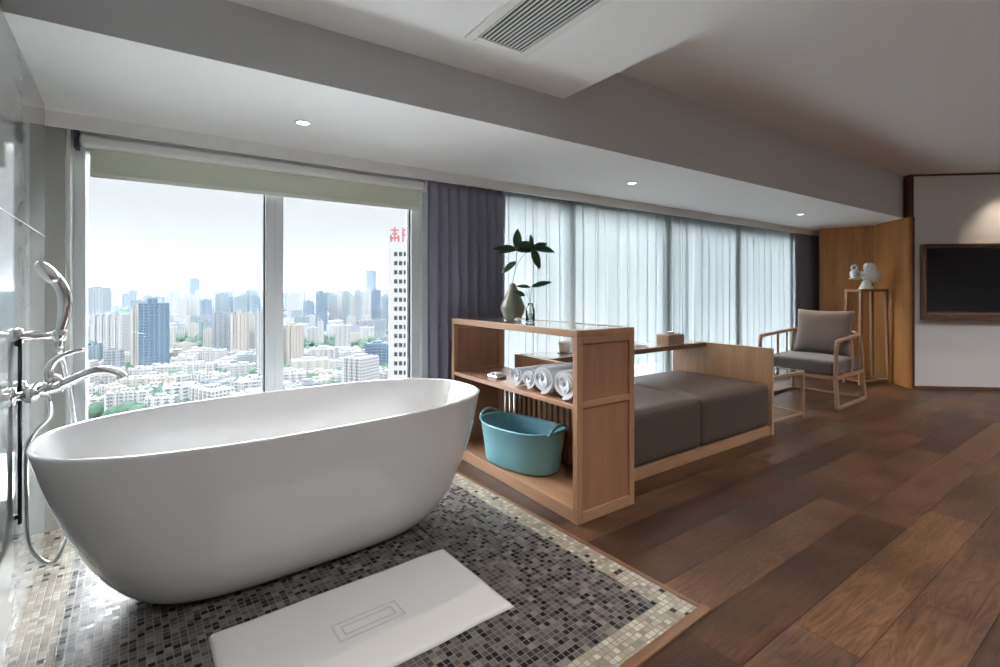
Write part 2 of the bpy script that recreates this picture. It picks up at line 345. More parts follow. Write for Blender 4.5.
def facade(name, wall, glass, fz=3.1, fx=3.3, wz=0.5, wx=0.55):
    wall = tuple(c * CITY_ALBEDO for c in wall); glass = tuple(c * CITY_ALBEDO * 0.6 for c in glass)
    m = mat(name, wall, 0.9, spec=0.0); N, L, b = nodes(m)
    t = N.new('ShaderNodeTexCoord'); s = N.new('ShaderNodeSeparateXYZ'); L.new(t.outputs['Object'], s.inputs[0])
    g = N.new('ShaderNodeNewGeometry'); gn = N.new('ShaderNodeSeparateXYZ'); L.new(g.outputs['Normal'], gn.inputs[0])
    def M_(op, a, b_=None):
        n = N.new('ShaderNodeMath'); n.operation = op
        for i, v in enumerate((a, b_)):
            if v is None: continue
            if isinstance(v, (int, float)): n.inputs[i].default_value = v
            else: L.new(v, n.inputs[i])
        return n.outputs[0]
    z = M_('LESS_THAN', M_('FRACT', M_('DIVIDE', s.outputs[2], fz)), wz)
    x = M_('LESS_THAN', M_('FRACT', M_('DIVIDE', M_('ADD', s.outputs[0], s.outputs[1]), fx)), wx)
    up = M_('LESS_THAN', M_('ABSOLUTE', gn.outputs[2]), 0.5)
    k = M_('MULTIPLY', M_('MULTIPLY', z, x), up)
    mx = N.new('ShaderNodeMix'); mx.data_type = 'RGBA'; L.new(k, mx.inputs[0]); mx.inputs[6].default_value = (*wall, 1); mx.inputs[7].default_value = (*glass, 1)
    L.new(mx.outputs[2], b.inputs['Base Color']); return m
FAC = {'white': facade('facade_white', (0.86, 0.87, 0.88), (0.35, 0.44, 0.52)), 'cream': facade('facade_cream', (0.84, 0.82, 0.77), (0.36, 0.42, 0.46), 3.0, 4.0, 0.5, 0.4),
       'grey': facade('facade_grey', (0.55, 0.62, 0.68), (0.22, 0.30, 0.38), 3.2, 2.6), 'blue': facade('facade_blue_glass', (0.42, 0.56, 0.70), (0.16, 0.32, 0.52), 3.8, 5.5, 0.78, 0.84),
       'beige': facade('facade_beige', (0.82, 0.76, 0.71), (0.40, 0.42, 0.44), 3.0, 5.2, 0.55, 0.35), 'teal': facade('facade_teal', (0.42, 0.56, 0.62), (0.18, 0.30, 0.38), 3.1, 3.6)}

# ------------------------------------------------------------------ room shell
WX = lambda y: -0.432 - 0.053 * (y - 2.16)               # the polished wall's plan line
BY = lambda x: 2.16 - 0.0151 * (x + 0.43)                # the beam face's plan line
C0 = Vector((7.456, 1.95)); TD = Vector((0.756, -0.655)).normalized(); TN = Vector((0.655, 0.756)).normalized()   # end wall: along, away
SOF, CEI, DRP = 2.088, 2.604, 2.333
bm = NB(); box(bm, -3, -3.2, -0.15, 13, 3.62, 0); struct('floor', bm, FLOORM, label='oak plank floor in mixed browns')
# mosaic wet area, turned by three degrees like the stone wall
E1 = Vector((-0.053, 0.9986)); E2 = Vector((0.9986, 0.053)); CM = Vector((1.642, 1.063))
def mq(a, b): return tuple(CM + E2 * a + E1 * b)          # a: along the front edge (negative is towards the wall), b: towards the window
bm = NB()
for z0_, quad, mi in ((0, (-2.25, 0, 0, 0.105), 1), (0, (-0.105, 0.105, 0, 2.32), 1), (0, (-2.12, 0.105, -1.89, 2.32), 1), (0, (-1.89, 2.20, -0.105, 2.32), 1), (0, (-1.89, 0.105, -0.105, 2.20), 0)):
    a0, b0, a1, b1 = quad
    prism(bm, [mq(a0, b0), mq(a1, b0), mq(a1, b1), mq(a0, b1)], -0.01, 0.003, mi)
struct('floor_mosaic', bm, [MOS, CRM], label='grey mosaic floor with a cream border under the bathtub')
bm = NB(); prism(bm, [mq(-2.25, -0.036), mq(0.03, -0.036), mq(0.03, 0), mq(-2.25, 0)], -0.01, 0.007); struct('trim_1', bm, TRIMWOOD, bevel=0.002)
bm = NB(); prism(bm, [mq(0, 0), mq(0.022, -0.0), mq(0.022, 2.32), mq(0, 2.32)], -0.01, 0.006); struct('trim_2', bm, TRIMWOOD, bevel=0.002)
# polished stone wall
bm = NB(); prism(bm, [(WX(-3.2), -3.2), (WX(3.13), 3.13), (WX(3.13) - 0.3, 3.13), (WX(-3.2) - 0.3, -3.2)], 0, 2.7); struct('wall_left', bm, STONE, label='polished grey stone wall behind the shower mixer')
bm = NB(); prism(bm, [(WX(-3.2) - .01, -3.2), (WX(-3.2) + 0.0012, -3.2), (WX(3.13) + 0.0012, 3.13), (WX(3.13) - .01, 3.13)], 1.4545, 1.4575); struct('trim_3', bm, WHITE)
# window-side piers and sill
bm = NB(); box(bm, -0.80, 3.235, 0, -0.424, 3.60, 2.075); struct('wall_pier', bm, PIERM)
bm = NB(); box(bm, -0.424, 3.27, 0, -0.408, 3.55, 2.05); struct('trim_4', bm, WHITE)
bm = NB(); box(bm, -0.412, 3.30, 0, 8.9, 3.60, 0.10); struct('trim_5', bm, FRAMEM, label='low window kerb')
# ceilings
bm = NB(); box(bm, -3, -3.2, CEI, 13, 3.62, CEI + 0.2); struct('ceiling', bm, CEIL)
bm = NB(); prism(bm, [(-0.9, -3.2), (1.93, -3.2), (1.93, BY(1.93) + .02), (-0.9, BY(-0.9) + .02)], DRP, CEI + .01); struct('ceiling_drop', bm, CEIL, label='lower ceiling block holding the air grille')
bm = NB()
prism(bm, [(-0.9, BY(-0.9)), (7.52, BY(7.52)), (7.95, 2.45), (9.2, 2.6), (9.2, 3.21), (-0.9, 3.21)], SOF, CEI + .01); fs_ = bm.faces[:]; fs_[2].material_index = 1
struct('ceiling_soffit', bm, [CEIL, BEAMSHADE], label='long white bulkhead above the windows')
bm = NB(); box(bm, -0.9, 3.205, 2.012, 9.2, 3.228, SOF + .005); struct('trim_6', bm, WHITE, label='fascia hiding the curtain track')
bm = NB(); box(bm, -0.9, 3.215, 2.07, 9.2, 3.62, 2.3); struct('ceiling_pocket', bm, WHITE)
# end walls
P1, P2 = Vector((7.95, 2.49)), Vector((7.79, 3.01))
bm = NB(); a = C0 + TD * 6
prism(bm, [tuple(C0), tuple(a), tuple(a + TN * 0.3), tuple(C0 + TN * 0.3)], 0, CEI + .01); struct('wall_right', bm, PLASTER, label='pale grey wall carrying the television')
T2 = TN * 0.66
bm = NB(); q0 = C0 - TD * 0.035
prism(bm, [tuple(q0 - TN * 0.006), tuple(C0 + TD * .01 - TN * 0.006), tuple(C0 + TD * .01 + TN * .3), (8.3, 2.4), (8.3, 2.9), tuple(P2 + Vector((0.2, 0))), tuple(P2), tuple(P1), ], 0, SOF); struct('wall_end', bm, WALLWOOD, label='honey veneered wood panelling beside the window')
bm = NB(); box(bm, 7.8, 3.0, 0, 9.2, 3.1, SOF); struct('wall_return', bm, WALLWOOD)
bm = NB(); box(bm, 8.9, 3.05, 0, 9.1, 3.62, 2.1); struct('wall_far', bm, PLASTER)
bm = NB(); prism(bm, [tuple(q0 - TN * 0.012), tuple(C0 + TD * .012 - TN * 0.012), tuple(C0 + TD * .012 + TN * 0.1), tuple(q0 + TN * 0.1)], SOF, CEI); struct('trim_7', bm, DARKWOOD)
bm = NB(); prism(bm, [tuple(C0 - TN * 0.014), tuple(C0 + TD * .022 - TN * 0.014), tuple(C0 + TD * .022), tuple(C0)], 0, SOF); struct('trim_8', bm, DARKWOOD)
bm = NB(); prism(bm, [tuple(C0 - TN * 0.014), tuple(a - TN * 0.014), tuple(a), tuple(C0)], CEI - 0.022, CEI); struct('trim_9', bm, DARKWOOD)
bm = NB(); prism(bm, [tuple(C0 + TD * .02 - TN * 0.012), tuple(a - TN * 0.012), tuple(a), tuple(C0 + TD * .02)], 0, 0.035); struct('baseboard_right', bm, TRIMWOOD)
# the unseen rest of the room
bm = NB(); box(bm, -3, -3.3, 0, 13, -3.2, CEI); struct('wall_back', bm, PLASTER)
bm = NB(); box(bm, 12.9, -3.2, 0, 13, 3.6, CEI); struct('wall_side', bm, PLASTER)

# windows: frames and panes
GY = 3.40
def window(k, x0, x1, z0=0.10, z1=2.06, fw=(0.05, 0.05), label=None, tb=0.12):
    wn = sempty('window_%d' % k, label, (x0, GY, z0))
    bm = NB()
    box(bm, x0, GY - 0.045, z0, x0 + fw[0], GY + 0.06, z1); box(bm, x1 - fw[1], GY - 0.045, z0, x1, GY + 0.06, z1)
    box(bm, x0 + fw[0], GY - 0.04, z0, x1 - fw[1], GY + 0.055, z0 + 0.06); box(bm, x0 + fw[0], GY - 0.04, z1 - tb, x1 - fw[1], GY + 0.055, z1)
    obj('window_frame', bm, FRAMEM, wn, bevel=0.003)
    bm = NB(); g = 0.008
    for xa, xb in ((x1 - fw[1] - g, x1 - fw[1]),): box(bm, xa, GY - 0.012, z0 + .06, xb, GY + 0.03, z1 - tb)
    obj('gasket', bm, FRAMED, wn)
    bm = NB(); box(bm, x0 + fw[0], GY + 0.004, z0 + 0.06, x1 - fw[1], GY + 0.010, z1 - tb)
    obj('window_pane', bm, GLASS, wn)
window(1, -0.408, 0.565, fw=(0.048, 0.052), label='left pane of the bathtub window')
window(2, 0.565, 1.575, fw=(0.052, 0.062), label='right pane of the bathtub window')
bm = NB(); box(bm, 1.572, 3.30, 0, 1.70, 3.55, 2.07); struct('trim_10', bm, FRAMEM, label='grey jamb beside the dark curtain')
for i in range(5):
    window(3 + i, 1.70 + i * 1.45, 1.70 + (i + 1) * 1.45, fw=(0.03, 0.03), label='window bay behind the sheer curtains', tb=0.05)

bm = NB(); box(bm, -3.0, 3.62, -0.2, 13, 4.5, 0.02); box(bm, -3.0, 4.42, 0.02, 13, 4.5, 0.12); struct('bounce_ledge', bm, mat('bounce_ledge_pale', (0.66, 0.67, 0.67), 0.8), label='pale ledge added outside the window line to bounce light indoors')  # added to bounce sky light up onto the soffit and ceilings

# roller blind
t = thing('roller_blind', 'sage green roller blind rolled up above the bathtub window', 'blind', (0.6, 3.29, 1.81))
bm = NB(); box(bm, -0.375, 3.255, 1.948, 1.575, 3.325, 2.008); obj('cassette', bm, WHITE, t, bevel=0.018, seg=4)
bm = NB(); box(bm, -0.335, 3.305, 1.815, 1.545, 3.308, 1.955); obj('shade', bm, BLINDM, t)
bm = NB(); box(bm, -0.335, 3.300, 1.795, 1.545, 3.313, 1.82); obj('bottom_bar', bm, BARM, t, bevel=0.003)
for xx in (-0.395, 1.577):
    bm = NB(); box(bm, xx, 3.25, 1.93, xx + 0.018, 3.33, 2.03); box(bm, xx + 0.002, 3.27, 2.0, xx + 0.016, 3.31, 2.07); obj('bracket', bm, FRAMED if xx < 0 else FRAMEM, t, bevel=0.002)
bm = NB(); box(bm, 1.64, 3.252, 2.045, 8.85, 3.272, 2.07); tag(obj('curtain_track', bm, FRAMEM), 'thin curtain track along the window head', 'curtain track')
bm = NB(); box(bm, 1.64, 3.322, 2.045, 8.85, 3.342, 2.07); tag(obj('curtain_track', bm, FRAMEM), 'thin track carrying the sheer curtains', 'curtain track')

# curtains
def curtain(name, x0, x1, yc, m, label, amp, pitch, seed, z0=0.02, z1=2.05, gather=0.5, thick=0.0):
    rd = random.Random(seed); bm = NB(); L_ = x1 - x0
    us = []; x = x0; ph = 0
    n = max(40, int(L_ / pitch * 14)); nz = 16
    phs = []; p = 0
    for i in range(n + 1):
        phs.append(p); p += 2 * PI * (L_ / n) / pitch * (0.75 + 0.5 * noise.noise(Vector((i * 14 * 0.011, seed * 3.1, 0))) + 0.25)
    R = []
    for j in range(nz + 1):
        tz = j / nz; z = z1 + (z0 - z1) * tz
        k = min(1, tz * 5); a_ = amp * (0.45 + 0.55 * k)
        row = []
        for i in range(n + 1):
            u = i / n; w_ = noise.noise(Vector((u * L_ * 3.0, tz * 1.2, seed)))
            s = math.sin(phs[i] + 0.5 * w_ * k)
            s2 = math.copysign(abs(s) ** 0.75, s) * (0.8 + 0.35 * noise.noise(Vector((u * L_ * 5, tz * 0.8, seed + 5))))
            xx = x0 + u * L_ + 0.22 * pitch * math.sin(2 * phs[i]) * 0.5 + gather * 0.02 * math.sin(PI * tz) * w_
            row.append(bm.verts.new((xx, yc + a_ * s2 + 0.012 * w_ * k, z)))
        R.append(row)
    for r0, r1 in zip(R, R[1:]):
        for i in range(n): bm.faces.new((r0[i], r0[i + 1], r1[i + 1], r1[i]))
    o = obj(name, bm, m, smooth=True)
    if thick:
        s_ = o.modifiers.new('cloth', 'SOLIDIFY'); s_.thickness = thick
    return tag(o, label, 'curtain', None)
curtain('blackout_curtain', 1.60, 2.31, 3.262, DRAPE, 'slate grey pleated curtain gathered behind the wooden shelf unit', 0.044, 0.088, 1, thick=0.003)
curtain('blackout_curtain', 7.42, 8.75, 3.262, DRAPE, 'slate grey curtain gathered beside the honey wood panelling', 0.034, 0.11, 2, thick=0.003)
curtain('sheer_curtain', 2.22, 4.95, 3.335, SHEER, 'white sheer curtain behind the shelf unit and daybed', 0.030, 0.155, 3)
curtain('sheer_curtain', 4.90, 7.95, 3.335, SHEER, 'white sheer curtain behind the armchair', 0.030, 0.155, 4)

# air grille
t = thing('air_grille', 'white slotted air conditioning grille in the lowered ceiling', 'vent', (1.26, 1.3, DRP))
gx0, gx1, gy0, gy1 = 1.135, 1.385, 0.55, 1.81; fw_ = 0.045
bm = NB()
for q in ((gx0 - fw_, gy0 - fw_, gx0, gy1 + fw_), (gx1, gy0 - fw_, gx1 + fw_, gy1 + fw_), (gx0, gy0 - fw_, gx1, gy0), (gx0, gy1, gx1, gy1 + fw_)): box(bm, q[0], q[1], DRP - 0.008, q[2], q[3], DRP + 0.002)
obj('frame', bm, WHITE, t, bevel=0.003)
bm = NB(); box(bm, gx0, gy0, DRP - 0.001, gx1, gy1, DRP + 0.001); obj('backing', bm, BLACK, t)
bm = NB(); ns = 12
for i in range(ns):
    x = gx0 + (i + 0.5) * (gx1 - gx0) / ns
    box(bm, x - 0.0045, gy0, DRP - 0.0045, x + 0.0045, gy1, DRP - 0.002)
obj('louver_blades', bm, WHITE, t)

# downlights
LGLOW = bpy.data.materials.new('lamp_glow'); LGLOW.use_nodes = True; N, L, b = nodes(LGLOW); b.inputs['Emission Color'].default_value = (1, 0.93, 0.8, 1); b.inputs['Emission Strength'].default_value = 3
def downlight(x, y, z, label, watts, spot=84, blend=0.6, aim=None, col=(1, 0.80, 0.60), group=None):
    t = thing('downlight', label, 'ceiling light', (x, y, z), group=group)
    bm = NB(); lathe(bm, [(0.030, 0.0), (0.044, -0.001), (0.046, -0.004), (0.042, -0.007), (0.032, -0.004), (0.030, 0.0)], (x, y, z), 28, cap0=False, cap1=False); obj('trim_ring', bm, WHITE, t, smooth=True)
    bm = NB(); lathe(bm, [(0.0001, -0.0025), (0.030, -0.0025), (0.030, 0.001), (0.0001, 0.001)], (x, y, z), 24); obj('lamp', bm, LGLOW, t)
    ld = bpy.data.lights.new('downlight_lamp', 'SPOT'); ld.energy = watts; ld.color = col; ld.spot_size = math.radians(spot); ld.spot_blend = blend; ld.shadow_soft_size = 0.02
    lo = bpy.data.objects.new('downlight_lamp', ld); C.objects.link(lo); lo.parent = t; lo.location = (0, 0, -0.012)
    d = Vector(aim) - Vector((x, y, z)) if aim else Vector((0, 0, -1)); lo.rotation_euler = d.to_track_quat('-Z', 'Y').to_euler()
downlight(0.590, 2.687, SOF, 'small round downlight over the bathtub', LAMP_W * 0.9, aim=(0.75, 1.5, 0))
downlight(3.168, 2.651, SOF, 'small round downlight over the daybed', LAMP_W)
downlight(6.10, 2.62, SOF, 'small round downlight over the armchair', LAMP_W)
sp = C0 + TD * 0.98 - TN * 0.42
downlight(sp.x, sp.y, CEI, 'small ceiling spot washing the television wall', 9, spot=66, blend=1.0, aim=(sp.x + 0.27, sp.y + 0.31, 1.7))
for i, (x, y) in enumerate(((3.4, 0.1), (5.6, 0.1), (3.6, -1.6), (0.7, -1.3), (0.45, 0.15), (5.8, -1.5), (1.5, -0.3), (7.4, -0.6))):  # unseen fill lamps, added to brighten the bath mat, tub and room
    downlight(x, y, CEI if x > 2 else DRP, 'small round fill downlight added out of view to brighten the room', 24 if x < 2 else 36, spot=140, blend=0.8, col=(1, 0.985, 0.97), group='added fill downlights out of view')

# ------------------------------------------------------------------ bathtub
TUBC, TUBA = Vector((0.516, 2.378)), 0.054
def tring(a, b, n, z, N_=96):
    out = []
    for k in range(N_):
        th = 2 * PI * k / N_; c, s = math.cos(th), math.sin(th)
        x = a * math.copysign(abs(c) ** (2 / n), c); y = b * math.copysign(abs(s) ** (2 / n), s)
        out.append((TUBC.x + x * math.cos(TUBA) - y * math.sin(TUBA), TUBC.y + x * math.sin(TUBA) + y * math.cos(TUBA), z))
    return out
t = thing('bathtub', 'white oval freestanding bathtub standing on the mosaic floor', 'bathtub', (TUBC.x, TUBC.y, 0.003))
bm = NB(); RZ, A_, B_ = 0.655, 0.922, 0.451; rings = []
def outer(tt):
    k = tt ** 0.335; return 0.394 + (A_ - 0.394) * k, 0.155 + (B_ - 0.155) * k, 3.494 + (2.626 - 3.494) * tt
for tt in (0.0001, 0.001, 0.004, 0.012, 0.03, 0.06, 0.1, 0.16, 0.24, 0.34, 0.45, 0.57, 0.7, 0.83, 0.93, 0.975, 0.992):
    a, b_, n = outer(tt); rings.append(tring(a, b_, n, 0.003 + tt * (RZ - 0.003)))
for da, z in ((-0.001, RZ - 0.001), (-0.006, RZ + 0.002), (-0.014, RZ + 0.002), (-0.020, RZ - 0.002), (-0.023, RZ - 0.009)): rings.append(tring(A_ + da, B_ + da, 2.62, z))
for tt in (0.9, 0.75, 0.6, 0.45, 0.32, 0.22, 0.16, 0.13, 0.12):
    a, b_, n = outer(tt); sh = 0.03 + (1 - tt) ** 3 * 0.05; 
    rings.append(tring(a - sh, b_ - sh * 0.8, n, 0.05 + tt * (RZ - 0.05)))
rings.append(tring(0.3, 0.12, 2.4, 0.10)); loft(bm, rings)
obj('basin', bm, PORC, t, smooth=True)
bm = NB(); lathe(bm, [(0.0001, 0.110), (0.03, 0.110), (0.034, 0.106), (0.034, 0.100)], (TUBC.x, TUBC.y, 0), 24); obj('drain', bm, CHROME, t, smooth=True)

# wall mixer with hand shower
FY = 2.40; wx = WX(FY)
t = thing('bath_mixer_tap', 'chrome wall mounted bath mixer with curved spout and lever', 'tap', (wx, FY, 0.83))
for dy in (-0.075, 0.075):
    bm = NB(); tube(bm, [(wx, FY + dy, 0.83), (wx + 0.012, FY + dy, 0.83), (wx + 0.014, FY + dy, 0.83), (wx + 0.05, FY + dy, 0.83)], [0.034, 0.032, 0.014, 0.014], 16); obj('flange', bm, CHROME, t, smooth=True)
bm = NB(); tube(bm, smooth_pts([(wx + 0.05, FY - 0.09, 0.83), (wx + 0.05, FY - 0.06, 0.832), (wx + 0.052, FY, 0.838), (wx + 0.05, FY + 0.06, 0.832), (wx + 0.05, FY + 0.09, 0.83)], 4), 0.025, 16)
tube(bm, smooth_pts([(wx + 0.04, FY, 0.832), (wx + 0.08, FY, 0.835), (wx + 0.12, FY, 0.845)], 4), [0.024] * 5 + [0.022] * 4, 16); ball(bm, (wx + 0.098, FY, 0.865), 0.024, (1.1, 1, 1)); obj('body', bm, CHROME, t, smooth=True)
bm = NB(); sp_ = smooth_pts([(wx + 0.10, FY, 0.838), (wx + 0.15, FY, 0.862), (wx + 0.20, FY, 0.884), (wx + 0.245, FY, 0.888), (wx + 0.285, FY, 0.872), (wx + 0.298, FY, 0.855)], 5)
tube(bm, sp_, [0.020 - 0.003 * math.sin(PI * i / 24) for i in range(len(sp_))], 16); obj('spout', bm, CHROME, t, smooth=True)
bm = NB(); lv = smooth_pts([(wx + 0.088, FY, 0.865), (wx + 0.084, FY, 0.90), (wx + 0.098, FY, 0.935), (wx + 0.135, FY, 0.962), (wx + 0.185, FY, 0.974)], 5)
tube(bm, lv, [0.018 - 0.013 * i / (len(lv) - 1) for i in range(len(lv))], 12); obj('lever', bm, CHROME, t, smooth=True)
bm = NB(); tube(bm, [(wx + 0.002, FY - 0.01, 1.035), (wx + 0.018, FY - 0.01, 1.035), (wx + 0.02, FY - 0.01, 1.035), (wx + 0.05, FY - 0.01, 1.035), (wx + 0.075, FY, 1.03), (wx + 0.105, FY, 1.035)], [0.030, 0.026, 0.012, 0.020, 0.012, 0.012], 14); lathe(bm, [(0.012, -0.02), (0.019, -0.012), (0.021, 0.015), (0.018, 0.022)], (wx + 0.115, FY, 1.03), 16); obj('shower_holder', bm, CHROME, t, smooth=True)
t = thing('hand_shower', 'chrome hand shower resting upright in its wall holder', 'hand shower', (wx + 0.115, FY, 1.0))
bm = NB(); hp = smooth_pts([(wx + 0.113, FY, 0.985), (wx + 0.117, FY, 1.04), (wx + 0.128, FY, 1.12), (wx + 0.126, FY, 1.19), (wx + 0.10, FY, 1.245), (wx + 0.075, FY, 1.27)], 5)
tube(bm, hp, [0.011 + 0.010 * min(1, i / 12) for i in range(len(hp))], 14); obj('handle', bm, CHROME, t, smooth=True)
bm = NB(); M_ = Matrix.Rotation(math.radians(-38), 4, 'Y'); ball(bm, (wx + 0.083, FY, 1.262), 0.041, (0.62, 0.95, 1.25), 20, M_); obj('shower_head', bm, CHROME, t, smooth=True)
bm = NB(); hs = smooth_pts([(wx + 0.075, FY, 0.82), (wx + 0.088, FY, 0.79), (wx + 0.085, FY + 0.01, 0.73), (wx + 0.045, FY + 0.02, 0.68), (wx + 0.022, FY + 0.02, 0.62), (wx + 0.02, FY + 0.02, 0.45), (wx + 0.03, FY + 0.01, 0.28), (wx + 0.075, FY, 0.20), (wx + 0.115, FY - 0.0, 0.22), (wx + 0.14, FY + 0.16, 0.35), (wx + 0.13, FY + 0.24, 0.6), (wx + 0.12, FY + 0.12, 0.85), (wx + 0.113, FY, 0.985)], 8)
tube(bm, hs, 0.0075, 10); obj('hose', bm, CHROME, t, smooth=True)
bm = NB(); tube(bm, [(WX(2.37) + 0.012, 2.37, 0.37), (WX(2.37) + 0.012, 2.37, 1.04)], 0.006, 10); box(bm, WX(2.37) - .001, 2.363, 0.39, WX(2.37) + 0.012, 2.377, 0.405); box(bm, WX(2.37) - .001, 2.363, 1.0, WX(2.37) + 0.012, 2.377, 1.015)
tag(obj('slide_rail', bm, BLACK, smooth=False), 'slim black vertical rail on the polished stone wall', 'rail')

# bath mat
t = thing('bath_mat', 'white cotton bath mat with stitched panel lying before the bathtub', 'bath mat', (0.58, 1.70, 0.003))
A, B, Cc = Vector((1.045, 1.971)), Vector((1.075, 1.459)), Vector((0.112, 1.936)); D = B + Cc - A
bm = NB(); nx, ny = 60, 34; R = []
for top in (0,):
    for j in range(ny + 1):
        row = []
        for i in range(nx + 1):
            p = A + (Cc - A) * (i / nx) + (B - A) * (j / ny)
            ed = min(i, nx - i, (j) * 1.2, (ny - j) * 1.2)
            wv = 0.004 * noise.noise(Vector((p.x * 5, p.y * 5, 2)))
            z = 0.006 + (0.009 if ed > 0 else 0.0) + abs(wv) * 0.6
            p2 = p + Vector((0.004 * noise.noise(Vector((p.y * 6, 1, 0))), 0.004 * noise.noise(Vector((p.x * 6, 4, 0)))))
            row.append(bm.verts.new((p2.x, p2.y, z)))
        R.append(row)
for r0, r1 in zip(R, R[1:]):
    for i in range(nx): bm.faces.new((r0[i], r0[i + 1], r1[i + 1], r1[i]))
o = obj('pile', bm, MATM, t, smooth=True); s_ = o.modifiers.new('t', 'SOLIDIFY'); s_.thickness = 0.006; s_.offset = -1
SEAM = mat('mat_seam', (0.50, 0.48, 0.46), 0.9)
bm = NB(); u_ = (Cc - A).normalized(); v_ = (B - A).normalized(); cen = A + (Cc - A) * 0.50 + (B - A) * 0.53
for hw, hh in ((0.118, 0.046), (0.092, 0.022)):
    cs = [cen + u_ * sx_ * hw + v_ * sy_ * hh for sx_, sy_ in ((-1, -1), (1, -1), (1, 1), (-1, 1))]
    for i in range(4):
        p, q = cs[i], cs[(i + 1) % 4]; bar(bm, (p.x, p.y, 0.0172), (q.x, q.y, 0.0172), 0.004, 0.003)
obj('stitched_panel', bm, SEAM, t)

# ------------------------------------------------------------------ shelf unit
SX0, SX1, SY0, SY1, SZ = 1.715, 2.155, 1.785, 3.10, 0.992
t = thing('shelf_unit', 'open oak shelf unit with slatted back between bathtub and daybed', 'shelf', (SX0, SY0, 0))
bm = NB(); box(bm, SX0 + 0.002, SY0 + 0.035, 0.0, SX1 - 0.002, SY1 - 0.035, 0.072); obj('plinth', bm, OY, t, bevel=0.003)
bm = NB()
box(bm, SX0, SY0, SZ - 0.038, SX0 + 0.04, SY1, SZ); box(bm, SX1 - 0.04, SY0, SZ - 0.038, SX1, SY1, SZ); box(bm, SX0 + 0.04, SY0, SZ - 0.038, SX1 - 0.04, SY0 + 0.04, SZ); box(bm, SX0 + 0.04, SY1 - 0.04, SZ - 0.038, SX1 - 0.04, SY1, SZ)
obj('top_frame', bm, OY, t, bevel=0.003)
bm = NB(); box(bm, SX0 + 0.04, SY0 + 0.04, SZ - 0.04, SX1 - 0.04, SY1 - 0.04, SZ - 0.002); obj('top_panel', bm, LACQ, t)
for yy0, yy1 in ((SY0, SY0 + 0.035), (SY1 - 0.035, SY1)):
    for xx in (SX0, SX1 - 0.04):
        bm = NB(); box(bm, xx, yy0, 0.0, xx + 0.04, yy1, SZ - 0.038); obj('post', bm, OZ, t, bevel=0.003)
for nm, ya, yb in (('end_panel', SY0 + 0.012, SY0 + 0.026), ('end_panel', SY1 - 0.028, SY1 - 0.012)):
    bm = NB(); box(bm, SX0 + 0.04, ya, 0.02, SX1 - 0.04, yb, SZ - 0.038); pn = obj(nm, bm, PANEL, t)
    for z0, z1 in ((0.0, 0.055), (0.590, 0.622), (SZ - 0.070, SZ - 0.038)):
        bm = NB(); box(bm, SX0 + 0.04, (SY0 if ya < 2.4 else SY1 - 0.035), z0, SX1 - 0.04, (SY0 + 0.035 if ya < 2.4 else SY1), z1); obj('rail', bm, OX, pn, bevel=0.002)
bm = NB(); box(bm, SX0 + 0.003, SY0 + 0.035, 0.58, SX1 - 0.003, SY1 - 0.035, 0.606); obj('middle_shelf', bm, OY, t, bevel=0.002)
n_sl = 22
for i in range(n_sl):
    y = SY0 + 0.06 + i * (SY1 - SY0 - 0.12) / (n_sl - 1)
    bm = NB(); box(bm, SX1 - 0.034, y - 0.0135, 0.075, SX1 - 0.014, y + 0.0135, 0.58); obj('slat', bm, OZ, t, bevel=0.002)

# rolled towels
def towel(y, z, r, ln, label, x0=1.745):
    tt = thing('rolled_towel', label, 'towel', (x0, y, z - r), group=None)
    bm = NB(); turns = 3.6; n = int(turns * 22); rings = []
    # a spiral strip, extruded towards the back
    pa, pb = [], []
    th = r / (turns + 0.6)
    for i in range(n + 1):
        a = 2 * PI * turns * i / n; rr = r * 0.16 + (r * 0.86 - r * 0.16) * i / n
        pa.append((a, rr))
    def pt(a, rr, x): return (x, y + rr * math.cos(a + 1.0), z + 0.96 * rr * math.sin(a + 1.0))
    xs = [x0 + 0.006 * math.sin(3), x0 + ln * 0.33, x0 + ln * 0.66, x0 + ln]
    grid_o = []; grid_i = []
    for x in xs:
        grid_o.append([bm.verts.new(pt(a, rr + th * 0.54, x + 0.006 * math.sin(a * 1.3) * (1 if x == xs[0] else 0) - (0.004 if x == xs[0] else 0))) for a, rr in pa])
        grid_i.append([bm.verts.new(pt(a, rr - th * 0.45, x + 0.006 * math.sin(a * 1.3) * (1 if x == xs[0] else 0))) for a, rr in pa])
    for k in range(len(xs) - 1):
        for i in range(n):
            bm.faces.new((grid_o[k][i], grid_o[k][i + 1], grid_o[k + 1][i + 1], grid_o[k + 1][i])); bm.faces.new((grid_i[k][i + 1], grid_i[k][i], grid_i[k + 1][i], grid_i[k + 1][i + 1]))
    for k in (0, len(xs) - 1):
        for i in range(n): bm.faces.new((grid_o[k][i + 1], grid_o[k][i], grid_i[k][i], grid_i[k][i + 1]))
    for i in (0, n):
        for k in range(len(xs) - 1): bm.faces.new((grid_o[k][i], grid_o[k + 1][i], grid_i[k + 1][i], grid_i[k][i]))
    obj('terry_cloth', bm, TOWELM, tt, smooth=True, sharp=50)
ZS = 0.607
towel(1.918, ZS + 0.087, 0.086, 0.36, 'large rolled white towel nearest the end panel of the shelf')
towel(2.096, ZS + 0.087, 0.086, 0.36, 'large rolled white towel, second from the end panel of the shelf')
towel(2.250, ZS + 0.063, 0.059, 0.30, 'smaller rolled white towel half hidden behind the second large roll', 1.765)
towel(2.378, ZS + 0.063, 0.059, 0.30, 'smallest rolled white towel, farthest along the shelf', 1.77)
